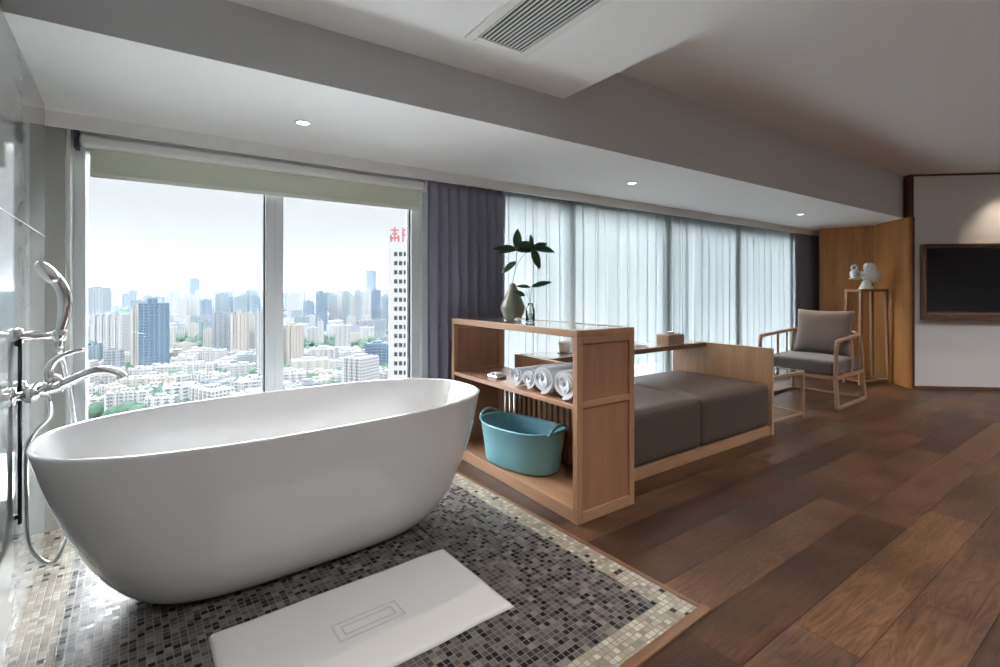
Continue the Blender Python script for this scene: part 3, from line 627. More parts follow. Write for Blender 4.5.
# amenity dish on the shelf
t = thing('soap_dish', 'small silver tray of wrapped toiletries on the middle shelf', 'dish', (1.83, 2.68, ZS))
bm = NB(); box(bm, 1.79, 2.62, ZS, 1.87, 2.74, ZS + 0.022); obj('dish', bm, CHROME, t, bevel=0.008)
bm = NB(); box(bm, 1.80, 2.635, ZS + 0.022, 1.855, 2.675, ZS + 0.038); obj('soap_bar', bm, WHITE, t, bevel=0.006)
bm = NB(); box(bm, 1.80, 2.69, ZS + 0.022, 1.86, 2.725, ZS + 0.034); obj('soap_bar', bm, WHITE, t, bevel=0.006)

# turquoise basket
BC = Vector((1.89, 2.48)); BR = math.radians(90 + 12)
t = thing('laundry_tub', 'turquoise flexible plastic tub with two handles on the bottom shelf', 'laundry basket', (BC.x, BC.y, 0.076), BR)
def oval(a, b, z, n=2.5, N_=64, lift=0.0):
    o_ = []
    for k in range(N_):
        th = 2 * PI * k / N_; c, s = math.cos(th), math.sin(th)
        o_.append((a * math.copysign(abs(c) ** (2 / n), c), b * math.copysign(abs(s) ** (2 / n), s), z + lift * abs(c) ** 3))
    return o_
bm = NB()
rg = [oval(0.25, 0.142, 0.0), oval(0.264, 0.153, 0.004), oval(0.268, 0.158, 0.018), oval(0.28, 0.168, 0.12), oval(0.303, 0.180, 0.240, lift=0.012), oval(0.310, 0.185, 0.248, lift=0.014), oval(0.310, 0.185, 0.257, lift=0.014), oval(0.299, 0.174, 0.257, lift=0.014), oval(0.295, 0.171, 0.245, lift=0.014), oval(0.272, 0.160, 0.12), oval(0.249, 0.147, 0.02), oval(0.235, 0.13, 0.010)]
loft(bm, rg); obj('body', bm, TURQ, t, smooth=True, world=False)
for s in (-1, 1):
    bm = NB(); hpn = smooth_pts([(s * 0.288, -0.095, 0.252), (s * 0.300, -0.075, 0.280), (s * 0.308, -0.035, 0.300), (s * 0.310, 0, 0.304), (s * 0.308, 0.035, 0.300), (s * 0.300, 0.075, 0.280), (s * 0.288, 0.095, 0.252)], 5)
    tube(bm, hpn, 0.008, 10); obj('handle', bm, TURQ, t, smooth=True, world=False)

# vase and branch
def leaf(bm, base, dirv, ln, wd, up=(0, 0, 1), droop=0.25, n=8):
    base = Vector(base); d = Vector(dirv).normalized(); U_ = Vector(up); side = d.cross(U_)
    if side.length < 1e-3: side = d.cross(Vector((1, 0, 0)))
    side.normalize(); nn = side.cross(d).normalized(); rows = []
    for i in range(n + 1):
        u = i / n; w_ = wd * 0.5 * (math.sin(PI * min(1, u * 0.96 + 0.04)) ** 0.75) * (1 - 0.25 * u); p = base + d * ln * u - nn * droop * ln * u * u
        rows.append([p + side * w_ * k + nn * abs(k) * w_ * 0.30 for k in (-1, -0.5, 0, 0.5, 1)])
    th = 0.0012; T = [[bm.verts.new(p + nn * th) for p in r] for r in rows]; Bt = [[bm.verts.new(p - nn * th) for p in r] for r in rows]
    for i in range(n):
        for k in range(4):
            bm.faces.new((T[i][k], T[i][k + 1], T[i + 1][k + 1], T[i + 1][k])); bm.faces.new((Bt[i][k + 1], Bt[i][k], Bt[i + 1][k], Bt[i + 1][k + 1]))
        for k in (0, 4): bm.faces.new((T[i][k], T[i + 1][k], Bt[i + 1][k], Bt[i][k]))
    for i in (0, n):
        for k in range(4): bm.faces.new((T[i][k], T[i][k + 1], Bt[i][k + 1], Bt[i][k]))
VX, VY = 1.95, 2.66
t = thing('vase', 'brown green stoneware vase of pointed drop shape on the shelf top', 'vase', (VX, VY, SZ))
bm = NB(); vp = [(0.047, 0.0), (0.055, 0.004), (0.066, 0.03), (0.080, 0.062), (0.0865, 0.082), (0.084, 0.098), (0.074, 0.122), (0.056, 0.160), (0.040, 0.195), (0.027, 0.228), (0.020, 0.246), (0.018, 0.252), (0.014, 0.252), (0.012, 0.24), (0.02, 0.2), (0.05, 0.1), (0.04, 0.02)]
lathe(bm, vp, (VX, VY, SZ), 40); obj('body', bm, VASEM, t, smooth=True)
RGT = Vector((0.822, -0.569, 0)); AWY = Vector((0.569, 0.822, 0))
def rp_(bx, by, bz, r_, z, a=0.0): return Vector((bx, by, bz)) + RGT * r_ + Vector((0, 0, z)) + AWY * a
t = thing('plant_cutting', 'tall leafy green branch standing in the stoneware vase', 'plant', (VX, VY, SZ + 0.2))
tip = rp_(VX, VY, SZ, 0.028, 0.485)
bm = NB(); tube(bm, smooth_pts([rp_(VX, VY, SZ, 0.0, 0.16), rp_(VX, VY, SZ, 0.0, 0.27), rp_(VX, VY, SZ, 0.018, 0.36), tip], 5), 0.0032, 8)
tube(bm, smooth_pts([rp_(VX, VY, SZ, 0.018, 0.36), rp_(VX, VY, SZ, 0.06, 0.43, 0.01), rp_(VX, VY, SZ, 0.10, 0.47, 0.01), rp_(VX, VY, SZ, 0.14, 0.50, 0.01)], 5), 0.0022, 8); tube(bm, smooth_pts([tip, rp_(VX, VY, SZ, 0.03, 0.50), rp_(VX, VY, SZ, 0.03, 0.52)], 4), 0.0022, 8)
obj('stem', bm, STEMM, t, smooth=True)
t2 = rp_(VX, VY, SZ, 0.135, 0.497, 0.01)
for b0, dr, ln, wd in ((tip, (0.03, 0, 1.0), 0.13, 0.05), (tip, (-1, 0.1, 0.12), 0.155, 0.05), (tip, (-1, -0.3, -0.12), 0.125, 0.042), (rp_(VX, VY, SZ, 0.025, 0.40), (-0.8, 0.1, -0.55), 0.12, 0.042), (tip, (0.9, 0.3, 0.12), 0.10, 0.05), (tip, (0.8, -0.4, -0.12), 0.09, 0.045), (tip, (0.3, 0.8, 0.2), 0.10, 0.05), (tip + Vector((0, 0, .03)), (0.7, 0.0, 0.05), 0.12, 0.05),
                       (t2, (-0.15, 0, 1), 0.09, 0.024), (t2, (1, 0.1, 0.4), 0.10, 0.036), (t2, (1, -0.1, -0.12), 0.14, 0.056), (t2, (0.35, 0, -1), 0.14, 0.045), (t2, (-0.8, 0.3, 0.1), 0.08, 0.05), (t2, (-0.5, -0.4, -0.3), 0.06, 0.04)):
    d_ = RGT * dr[0] + AWY * dr[1] + Vector((0, 0, dr[2])); bm = NB()
    upv = (0, 0, 1) if abs(dr[2]) < 0.8 else tuple(-AWY)
    leaf(bm, b0, d_, ln * 1.12, wd * 1.45, tuple(Vector(upv) - AWY * 1.1), 0.12); obj('leaf', bm, LEAFM, t, smooth=True)
GX, GY2 = 1.955, 2.475
t = thing('glass_bottle', 'small clear glass bottle holding a short green sprig', 'bottle', (GX, GY2, SZ))
bm = NB(); lathe(bm, [(0.026, 0.0), (0.030, 0.004), (0.030, 0.07), (0.028, 0.085), (0.018, 0.098), (0.016, 0.118), (0.018, 0.122), (0.015, 0.122), (0.013, 0.1), (0.025, 0.082), (0.026, 0.01)], (GX, GY2, SZ), 28)
obj('body', bm, TGLASS, t, smooth=True)
bm = NB(); lathe(bm, [(0.0001, 0.008), (0.024, 0.008), (0.024, 0.055), (0.0001, 0.055)], (GX, GY2, SZ), 24); obj('water', bm, thin_glass('water', (0.80, 0.80, 0.68), 1.33), t, smooth=True, sharp=40)
t = thing('sprig', 'short sprig with three long leaves in the glass bottle', 'plant', (GX, GY2, SZ + 0.1))
bm = NB()
for r_, z in ((-0.045, 0.205), (0.012, 0.235), (-0.012, 0.21)): tube(bm, smooth_pts([rp_(GX, GY2, SZ, 0, 0.02), rp_(GX, GY2, SZ, 0.0, 0.12), rp_(GX, GY2, SZ, r_ * 0.8, z)], 4), 0.0018, 8)
obj('stem', bm, STEMM, t, smooth=True)
for b0, dr, ln, wd in ((rp_(GX, GY2, SZ, 0.01, 0.228), (1, 0, 0.28), 0.125, 0.036), (rp_(GX, GY2, SZ, 0.0, 0.225), (-1, 0.1, 0.12), 0.085, 0.026), (rp_(GX, GY2, SZ, -0.036, 0.17), (-1, 0, 0.38), 0.075, 0.034)):
    bm = NB(); leaf(bm, b0, RGT * dr[0] + AWY * dr[1] + Vector((0, 0, dr[2])), ln * 1.1, wd * 1.4, tuple(Vector((0, 0, 1)) - AWY * 1.1), 0.06); obj('leaf', bm, LEAFM, t, smooth=True)
bm = NB(); ball(bm, (1.90, 2.535, SZ + 0.013), 0.02, (1.3, 1.0, 0.65), 16); tag(obj('pebble', bm, CERAM, smooth=True), 'small white pebble between the vase and the glass bottle', 'stone')

# ------------------------------------------------------------------ daybed
DX0, DX1, DY0, DY1, DZ = 2.158, 4.13, 1.978, 2.925, 0.716
t = thing('daybed', 'low oak daybed with dark taupe seat pads behind the shelf unit', 'daybed', (DX0, DY0, 0))
bm = NB(); box(bm, DX0, DY0, 0, DX0 + 0.032, DY1, DZ); obj('side_panel', bm, BLOND, t, bevel=0.003)
bm = NB(); box(bm, DX1 - 0.032, DY0, 0, DX1, DY1, DZ); obj('side_panel', bm, BLOND, t, bevel=0.003)
bm = NB(); box(bm, DX0 + 0.032, DY0 + 0.012, 0, DX1 - 0.032, DY0 + 0.045, 0.072); obj('front_rail', bm, OX, t, bevel=0.002)
bm = NB(); box(bm, DX0 + 0.032, 2.86, 0, DX1 - 0.032, 2.89, 0.072); obj('back_rail', bm, OX, t, bevel=0.002)
bm = NB(); box(bm, DX0 + 0.032, DY0 + 0.045, 0.05, DX1 - 0.032, 2.86, 0.072); obj('platform', bm, OX, t)
xm = 3.14
bm = NB(); cushion(bm, DX0 + 0.034, DY0 + 0.012, 0.074, xm, 2.87, 0.425, 0.045, 12, 0.022); obj('seat_pad', bm, DAYBEDM, t, smooth=True)
bm = NB(); cushion(bm, xm, DY0 + 0.012, 0.074, DX1 - 0.034, 2.87, 0.425, 0.045, 12, 0.022); obj('seat_pad', bm, DAYBEDM, t, smooth=True)
bm = NB(); box(bm, DX0 + 0.032, 2.565, DZ - 0.038, DX1 - 0.032, DY1, DZ); obj('ledge', bm, TRIMWOOD, t, bevel=0.002)
bm = NB(); box(bm, DX0 + 0.06, 2.60, DZ - 0.001, DX1 - 0.05, DY1 - 0.03, DZ + 0.0015); obj('ledge_inlay', bm, LACQ, t)
ZL = DZ + 0.0015
TB = wood('box_veneer', (0.36, 0.25, 0.17), (0.27, 0.17, 0.11), 'X', fine=90)
t = thing('tissue_box', 'wood veneer tissue box with dark slot on the daybed ledge', 'tissue box', (3.69, 2.67, ZL))
bm = NB(); box(bm, 3.585, 2.60, ZL, 3.815, 2.725, ZL + 0.088); obj('case', bm, TB, t, bevel=0.002)
bm = NB(); box(bm, 3.64, 2.63, ZL + 0.088, 3.76, 2.695, ZL + 0.0905); obj('slot_plate', bm, BLACK, t)
bm = NB(); rr_ = random.Random(3); rg = []
for i in range(5):
    f = i / 4; rg.append([(3.70 + (0.045 - 0.01 * f) * math.cos(2 * PI * k / 14) * (1 + .3 * rr_.random()), 2.662 + (0.008 + 0.012 * f) * math.sin(2 * PI * k / 14) * (1 + .5 * rr_.random()), ZL + 0.088 + 0.018 * f + 0.006 * rr_.random() * f) for k in range(14)])
loft(bm, rg); obj('tissue', bm, WHITE, t, smooth=True)
t = thing('magazine', 'dark magazine lying on the daybed ledge beside the tissue box', 'magazine', (3.22, 2.70, ZL))
bm = NB(); M_ = Matrix.Translation((3.2, 2.70, ZL)) @ Matrix.Rotation(0.15, 4, 'Z'); box(bm, -0.13, -0.085, 0.0, 0.13, 0.085, 0.012, M_); obj('pages', bm, WHITE, t)
bm = NB(); box(bm, -0.132, -0.087, 0.012, 0.132, 0.087, 0.014, M_); box(bm, -0.132, -0.087, 0.0, -0.130, 0.087, 0.014, M_); obj('cover', bm, BLACK, t)
t = thing('ceramic_cup', 'pale ceramic cup with dark foot on the ledge, seen through the shelf', 'cup', (2.50, 2.74, ZL))
bm = NB(); lathe(bm, [(0.035, 0.006), (0.042, 0.02), (0.047, 0.06), (0.049, 0.085), (0.044, 0.085), (0.04, 0.03), (0.02, 0.015)], (2.50, 2.74, ZL), 28); obj('bowl', bm, mat('bisque', (0.62, 0.58, 0.50), 0.5), t, smooth=True)
bm = NB(); lathe(bm, [(0.055, 0), (0.060, 0.003), (0.058, 0.006), (0.03, 0.006)], (2.50, 2.74, ZL), 28); obj('saucer', bm, DARKWOOD, t, smooth=True)

# ------------------------------------------------------------------ side table
CHT = wood('table_oak', (0.38, 0.24, 0.15), (0.28, 0.17, 0.10), 'X')
TX0, TX1, TY0, TY1, TZ = 4.24, 4.95, 2.09, 2.66, 0.44
t = thing('side_table', 'square side table of thin wood bars and glass between daybed and armchair', 'side table', (TX0, TY0, 0))
bm = NB(); s = 0.024
for x in (TX0, TX1 - s):
    box(bm, x, TY0 + s, TZ - 0.026, x + s, TY1 - s, TZ)
for y in (TY0, TY1 - s): box(bm, TX0, y, TZ - 0.026, TX1, y + s, TZ)
obj('top_frame', bm, CHT, t, bevel=0.003)
bm = NB(); box(bm, TX0 + s, TY0 + s, TZ - 0.008, TX1 - s, TY1 - s, TZ - 0.001); obj('glass_top', bm, TGLASS, t)
for x in (TX0, TX1 - s):
    for y in (TY0, TY1 - s): bm = NB(); box(bm, x, y, 0, x + s, y + s, TZ - 0.026); obj('leg', bm, CHT, t, bevel=0.003)
bm = NB()
for x in (TX0, TX1 - s): box(bm, x + .003, TY0 + s, 0.03, x + s - .003, TY1 - s, 0.05)
for y in (TY0, TY1 - s): box(bm, TX0 + s, y + .003, 0.03, TX1 - s, y + s - .003, 0.05)
obj('stretcher', bm, CHT, t, bevel=0.002)

# ------------------------------------------------------------------ armchair (local: +x is the back, y across)
CH = thing('armchair', 'low oak armchair with grey seat cushion beside the side table', 'armchair', (5.87, 2.40, 0), math.radians(2.5))
CW, CDp = 0.355, 0.42
CHW = wood('chair_oak', (0.36, 0.215, 0.13), (0.26, 0.15, 0.088), 'Z')
for sy in (-1, 1):
    bm = NB(); fl = smooth_pts([(-CDp, sy * (CW + 0.015), 0.0), (-CDp + 0.003, sy * (CW + 0.008), 0.16), (-CDp + 0.004, sy * CW, 0.32), (-CDp - 0.006, sy * (CW + 0.006), 0.50), (-CDp - 0.012, sy * (CW + 0.010), 0.60), (-CDp + 0.0, sy * (CW + 0.010), 0.655)], 4)
    tube(bm, fl, [0.021 - 0.003 * math.sin(PI * i / (len(fl) - 1)) for i in range(len(fl))], 12); obj('front_leg', bm, CHW, CH, smooth=True, world=False)
    bm = NB(); bl = smooth_pts([(CDp, sy * (CW + 0.012), 0.0), (CDp - 0.02, sy * CW, 0.18), (CDp - 0.045, sy * (CW - 0.004), 0.34), (CDp - 0.05, sy * (CW - 0.006), 0.52), (CDp - 0.08, sy * (CW - 0.03), 0.715)], 4)
    tube(bm, bl, 0.018, 12); obj('back_leg', bm, CHW, CH, smooth=True, world=False)
    bm = NB(); bar(bm, (-CDp, sy * (CW + 0.01), 0.016), (CDp, sy * (CW + 0.01), 0.016), 0.028, 0.030); obj('runner', bm, CHW, CH, bevel=0.004, world=False)
    bm = NB(); sl = smooth_pts([(0.02, sy * CW, 0.33), (0.02, sy * (CW + 0.012), 0.48), (0.0, sy * (CW + 0.004), 0.705)], 5)
    tube(bm, sl, 0.026, 12, 0.36, up=(1, 0, 0)); obj('arm_slat', bm, CHW, CH, smooth=True, world=False)
    bm = NB(); tube(bm, smooth_pts([(0.24, sy * CW, 0.33), (0.25, sy * (CW + 0.008), 0.5), (0.23, sy * (CW - 0.004), 0.715)], 5), 0.010, 10); obj('arm_spindle', bm, CHW, CH, smooth=True, world=False)
bm = NB(); hr = [(-CDp + 0.0, -(CW + 0.01), 0.652), (-CDp + 0.01, -(CW + 0.01), 0.678), (-CDp + 0.05, -(CW + 0.012), 0.69), (-0.1, -(CW + 0.010), 0.702), (0.12, -(CW + 0.002), 0.712), (0.27, -(CW - 0.02), 0.722), (0.36, -(CW - 0.09), 0.735), (0.40, -0.14, 0.745), (0.405, 0, 0.748)]
hr = hr + [(x, -y, z) for x, y, z in hr[-2::-1]]
hp = smooth_pts(hr, 5); tube(bm, hp, 0.0195, 12); obj('horseshoe_rail', bm, CHW, CH, smooth=True, world=False)
bm = NB(); bar(bm, (-CDp, -CW, 0.318), (-CDp, CW, 0.318), 0.028, 0.036); bar(bm, (CDp - .04, -CW, 0.318), (CDp - .04, CW, 0.318), 0.028, 0.036)
for sy in (-1, 1): bar(bm, (-CDp, sy * CW, 0.318), (CDp - .04, sy * CW, 0.318), 0.026, 0.034)
obj('seat_frame', bm, CHW, CH, bevel=0.005, world=False)
bm = NB(); bar(bm, (CDp - 0.0, -CW, 0.02), (CDp - 0.0, CW, 0.02), 0.024, 0.024); obj('rear_stretcher', bm, CHW, CH, bevel=0.003, world=False)
bm = NB()
for i in range(5): bar(bm, (-CDp + .02, -0.26 + i * 0.13, 0.328), (CDp - .05, -0.26 + i * 0.13, 0.328), 0.04, 0.012)
obj('seat_base', bm, CHW, CH, world=False)
for yy in (-0.2, -0.1, 0, 0.1, 0.2):
    bm = NB(); tube(bm, [(CDp - 0.04, yy, 0.335), (CDp - 0.005, yy, 0.55), (0.398, yy, 0.742)], 0.010, 8); obj('back_spindle', bm, CHW, CH, smooth=True, world=False)
bm = NB(); cushion(bm, -CDp + 0.005, -CW + 0.022, 0.337, CDp - 0.075, CW - 0.022, 0.478, 0.035, 10, 0.016); obj('seat_cushion', bm, CHAIRF, CH, smooth=True, world=False)
# loose pillow leaning on the back
def pillow(bm, W_, H_, T_, n=22):
    R1, R2 = [], []
    for j in range(n + 1):
        a, b_ = [], []
        for i in range(n + 1):
            u, v = 2 * i / n - 1, 2 * j / n - 1
            pin = 1 - 0.07 * (1 - u * u) * abs(v) ** 3; pin2 = 1 - 0.07 * (1 - v * v) * abs(u) ** 3
            th = T_ / 2 * (max(0, (1 - u ** 4)) * max(0, (1 - v ** 4))) ** 0.55
            wv = 0.008 * noise.noise(Vector((u * 2, v * 2, 7)))
            y, z = u * W_ / 2 * pin2, v * H_ / 2 * pin
            a.append((th + wv, y, z)); b_.append((-th + wv, y, z))
        R1.append(a); R2.append(b_)
    V1 = [[bm.verts.new(p) for p in r] for r in R1]
    V2 = [[V1[j][i] if i in (0, n) or j in (0, n) else bm.verts.new(R2[j][i]) for i in range(n + 1)] for j in range(n + 1)]
    for j in range(n):
        for i in range(n):
            bm.faces.new((V1[j][i], V1[j][i + 1], V1[j + 1][i + 1], V1[j + 1][i])); bm.faces.new((V2[j][i + 1], V2[j][i], V2[j + 1][i], V2[j + 1][i + 1]))
bm = NB(); pillow(bm, 0.57, 0.52, 0.19)
M_ = Matrix.Translation((5.87, 2.40, 0)) @ Matrix.Rotation(math.radians(2.5), 4, 'Z') @ Matrix.Translation((0.215, -0.03, 0.725)) @ Matrix.Rotation(math.radians(0.5), 4, 'X') @ Matrix.Rotation(math.radians(15), 4, 'Y')
for v in bm.verts: v.co = M_ @ v.co
tag(obj('throw_pillow', bm, PILLOWF, smooth=True), 'large taupe pillow leaning against the armchair back', 'pillow')

# ------------------------------------------------------------------ plant stand and figurine (local frame)
SC = Vector((7.32, 2.33)); SR = math.radians(38.2)
d0, s0 = 6.06, 4.51
def ds(d, s): return Vector((d * 0.569 + s * 0.822, d * 0.822 - s * 0.569))
f0 = ds(6.06, 4.51); f1 = ds(6.20, 4.97); dpv = ds(0.957, -0.289) * 0.22
ang = math.atan2((f1 - f0).y, (f1 - f0).x); cen2 = (f0 + f1) / 2 + dpv / 2 + ds(-0.02, 0.035)
t = thing('plant_stand', 'tall narrow oak pedestal stand in the wood panelled corner', 'stand', (cen2.x, cen2.y, 0), ang)
STW = wood('stand_oak', (0.34, 0.17, 0.075), (0.24, 0.11, 0.045), 'Z')
hw, hd, HT = 0.235, 0.10, 1.212; tw, td_ = 0.215, 0.09
for sx_ in (-1, 1):
    for sy_ in (-1, 1):
        bm = NB(); bar(bm, (sx_ * (hw + 0.012), sy_ * hd, 0), (sx_ * tw, sy_ * td_, HT - 0.03), 0.034, 0.034, up=(0, 1, 0)); obj('leg', bm, STW, t, bevel=0.003, world=False)
bm = NB(); box(bm, -tw - 0.022, -td_ - 0.022, HT - 0.034, tw + 0.022, td_ + 0.022, HT); obj('top', bm, STW, t, bevel=0.004, world=False)
bm = NB()
for sy_ in (-1, 1): bar(bm, (-hw, sy_ * hd, 0.05), (hw, sy_ * hd, 0.05), 0.022, 0.022)
for sx_ in (-1, 1): bar(bm, (sx_ * hw, -hd, 0.05), (sx_ * hw, hd, 0.05), 0.022, 0.022)
obj('stretcher', bm, STW, t, bevel=0.002, world=False)
# figurine: one glazed body made of rounded lobes
bm = NB(); zc = HT
RX = ds(0.0, 1.0); AX = ds(1.0, 0.0)
base = cen2
def fp(r_, z, a=0.0): return (base.x + RX.x * r_ + AX.x * a, base.y + RX.y * r_ + AX.y * a, zc + z)
K = 6.2 / 480 / 16.68 * 1.08                                        # metres per pixel of the close view at the stand's distance
def fq(px, py, a=0.0): return fp((px - 385) * K, (560 - py) * K, a)
rot = Matrix.Rotation(math.atan2(RX.y, RX.x), 4, 'Z')
lathe(bm, [(0.0001, 0.0), (0.098, 0.0), (0.104, 0.008), (0.098, 0.022), (0.080, 0.05), (0.062, 0.085), (0.05, 0.11), (0.0001, 0.125)], fq(385, 565), 28, (1, 0.8))
for (px, py, a, r_, s_) in ((470, 350, 0, 120 * K, (1.1, 0.85, 0.98)), (390, 350, 0, 85 * K, (1.15, 0.8, 0.9)), (445, 240, 0, 92 * K, (1.0, 0.8, 0.95)), (385, 215, -0.01, 45 * K, (1, 1, 1.2)), (520, 245, 0, 40 * K, (0.8, 1, 1)),
                          (550, 370, 0, 70 * K, (0.8, 0.7, 1.2)), (525, 440, -0.02, 30 * K, (1.3, 1, 0.5)), (300, 340, 0, 70 * K, (1.1, 0.8, 0.8)), (208, 325, 0, 70 * K, (1, 0.9, 1.05)), (430, 180, 0, 45 * K, (1.6, 0.9, 0.7)), (215, 395, 0, 88 * K, (1.05, 0.7, 0.25)), (155, 400, -0.005, 40 * K, (1.2, 0.7, 0.35))):
    ball(bm, fq(px, py, a), r_, s_, 20, rot)
tube(bm, [Vector(fq(205 + 45 * math.cos(k * 2 * PI / 16), 232 + 42 * math.sin(k * 2 * PI / 16))) for k in range(17)], 17 * K, 10)
o = obj('figurine', bm, CERAM, smooth=True)
rm = o.modifiers.new('r', 'REMESH'); rm.mode = 'VOXEL'; rm.voxel_size = 0.0045; rm.use_smooth_shade = True
sm = o.modifiers.new('s', 'SMOOTH'); sm.iterations = 5
tag(o, 'white glazed ceramic bird figurine on the tall stand', 'figurine')

# ------------------------------------------------------------------ television
def tv(u, z, o_): p = C0 + TD * u - TN * o_; return (p.x, p.y, z)
def tbox(bm, u0, u1, z0, z1, o0, o1):
    vs = [bm.verts.new(tv(u, z, o_)) for z in (z0, z1) for u, o_ in ((u0, o0), (u1, o0), (u1, o1), (u0, o1))]
    for f in ((3, 2, 1, 0), (4, 5, 6, 7), (0, 1, 5, 4), (1, 2, 6, 5), (2, 3, 7, 6), (3, 0, 4, 7)): bm.faces.new([vs[i] for i in f])
t = thing('television', 'black wall mounted television in a brown wooden frame', 'television', tv(0.08, 0.84, 0.0))
U0, U1, Z0, Z1 = 0.085, 1.50, 0.838, 1.752
bm = NB(); f = 0.02
tbox(bm, U0, U1, Z1 - 0.028, Z1, 0, 0.085); tbox(bm, U0, U1, Z0, Z0 + 0.075, 0, 0.085); tbox(bm, U0, U0 + f, Z0 + 0.075, Z1 - 0.028, 0, 0.085); tbox(bm, U1 - f, U1, Z0 + 0.075, Z1 - 0.028, 0, 0.085)
obj('frame', bm, wood('tv_frame_wood', (0.17, 0.095, 0.058), (0.12, 0.062, 0.038), 'X'), t, bevel=0.003)
bm = NB(); tbox(bm, U0 + f, U1 - f, Z0 + 0.075, Z1 - 0.028, 0, 0.03); obj('back_panel', bm, mat('recess_grey', (0.22, 0.2, 0.19), 0.6), t)
bm = NB(); tbox(bm, U0 + 0.03, U1 - 0.03, Z0 + 0.110, Z1 - 0.052, 0.03, 0.055); obj('screen', bm, SCREEN, t, bevel=0.003)

#CITY
# ------------------------------------------------------------------ the city far below
GZ = -110.0
rnd = random.Random(11)
def az(px, d, off=0.0):                                    # a bearing (as read on the photo) and a distance to a place on the ground
    s = (px - 500) / 480 * d; return Vector((d * 0.569 + s * 0.822, d * 0.822 - s * 0.569))
bm = NB()
for i, (d0_, d1_) in enumerate(((120, 12000),)):
    prism(bm, [tuple(az(-700, d0_)), tuple(az(1600, d0_)), tuple(az(1600, d1_)), tuple(az(-700, d1_))], GZ - 2, GZ)
GM = mat('city_ground', (0.4, 0.45, 0.4), 0.9, spec=0.0); N, L, b = nodes(GM)
v1 = N.new('ShaderNodeTexVoronoi'); v1.inputs['Scale'].default_value = 1; L.new(coords(N, L, (0.03, 0.03, 0.03)), v1.inputs['Vector'])
r_ = ramp(N, [(0.0, tuple(c * CITY_ALBEDO for c in (0.52, 0.56, 0.55))), (0.35, tuple(c * CITY_ALBEDO for c in (0.16, 0.26, 0.20))), (0.55, tuple(c * CITY_ALBEDO for c in (0.48, 0.52, 0.52))), (0.8, tuple(c * CITY_ALBEDO for c in (0.62, 0.64, 0.64)))], 'CONSTANT'); L.new(v1.outputs['Color'], r_.inputs[0]); L.new(r_.outputs[0], b.inputs['Base Color'])
o = struct('ground', bm, GM)
def rect(w_, d_): return [(-w_ / 2, -d_ / 2), (w_ / 2, -d_ / 2), (w_ / 2, d_ / 2), (-w_ / 2, d_ / 2)]
def tower_bm(bm, w_, d_, h, style, M=None):
    """ribbed block: recessed vertical bays, parapet and roof huts"""
    n0 = len(bm.verts); bm.verts.ensure_lookup_table()
    pts = []
    k = max(1, int(round(w_ / (9 if style != 'slab' else 7)))) if style != 'glass' else 0
    if k:
        dp = min(1.8, d_ * 0.12); st = w_ / (2 * k + 1)
        for i in range(2 * k + 1):
            y = -d_ / 2 + (dp if i % 2 else 0); pts += [(-w_ / 2 + i * st, y), (-w_ / 2 + (i + 1) * st, y)]
        for i in range(2 * k + 1):
            y = d_ / 2 - (dp if i % 2 else 0); pts += [(w_ / 2 - i * st, y), (w_ / 2 - (i + 1) * st, y)]
    else: pts = rect(w_, d_)
    prism(bm, pts, 0, h)
    if k:
        for i in range(0, 2 * k + 1, 2): box(bm, -w_ / 2 + i * st + 0.6, -d_ / 2 + 1.0, h, -w_ / 2 + (i + 1) * st - 0.6, d_ / 2 - 1.0, h + (1.2 if style == 'slab' else 2.6))
    box(bm, -w_ * 0.2, -d_ * 0.2, h, w_ * 0.12, d_ * 0.22, h + (3 if style == 'slab' else 6))
    if M is not None:
        bm.verts.ensure_lookup_table()
        for v in bm.verts[n0:]: v.co = M @ v.co
def building(px0, px1, ytop, dist, colr, label, yaw=None, depth=None, style='tower', group=None, name='apartment_tower', sink=0):
    w_ = (px1 - px0) / 480 * dist; c = az((px0 + px1) / 2, dist); h = 1.2 - (ytop - 290) * dist / 480 - GZ
    yw = yaw if yaw is not None else 0.0
    face = math.atan2(0.822, 0.569) - PI / 2               # yaw facing back to the viewer
    dpt = depth or max(12, w_ * 0.7)
    wa = w_ / (abs(math.cos(yw)) + 0.7 * abs(math.sin(yw))) if depth is None else w_
    bm = NB(); tower_bm(bm, wa, dpt if depth else wa * 0.7, h, style)
    o = obj(name, bm, FAC[colr]); o.location = (c.x, c.y, GZ); o.rotation_euler = (0, 0, face + yw)
    return tag(o, label, 'building', group)
# the buildings one can tell apart
building(140, 168, 303, 620, 'blue', 'broad blue glass tower standing among lower blocks in the left pane', 0.75, style='glass', name='office_tower')
building(98, 127, 316, 700, 'white', 'white block with a flat crown left of the blue glass tower', 0.2)
building(89, 107, 288, 1500, 'grey', 'hazy grey tower at the left edge of the window', 0.1)
building(132, 143, 309, 640, 'cream', 'slim pale tower touching the blue glass tower', 0.3)
building(191, 198.5, 279, 2500, 'blue', 'lone hazy tower rising above the skyline in the left pane', 0.0, style='glass', name='office_tower')
building(367, 375.5, 271, 2600, 'blue', 'tallest hazy tower on the skyline in the right pane', 0.0, style='glass', name='office_tower')
building(214, 232, 314, 760, 'grey', 'pale grey tower block left of the beige pair', 0.25)
building(232, 248, 314, 740, 'beige', 'beige tower block with vertical stripes near the middle mullion', 0.2)
building(246, 256, 316, 780, 'cream', 'slim cream tower behind the beige block', 0.2)
building(256.5, 272, 311, 560, 'white', 'tall white tower against the middle mullion', 0.3)
building(283, 303, 327, 620, 'beige', 'beige tower block at the left of the right pane', -0.4)
building(315, 328, 293, 1300, 'blue', 'blue tower, leftmost of the skyline cluster in the right pane', 0.4)
building(329, 338, 295, 1350, 'grey', 'grey blue tower in the skyline cluster', 0.3)
building(337, 343, 290, 1400, 'white', 'slim white tower in the skyline cluster', 0.2)
building(343, 350, 292, 1250, 'teal', 'teal tower in the skyline cluster', 0.3)
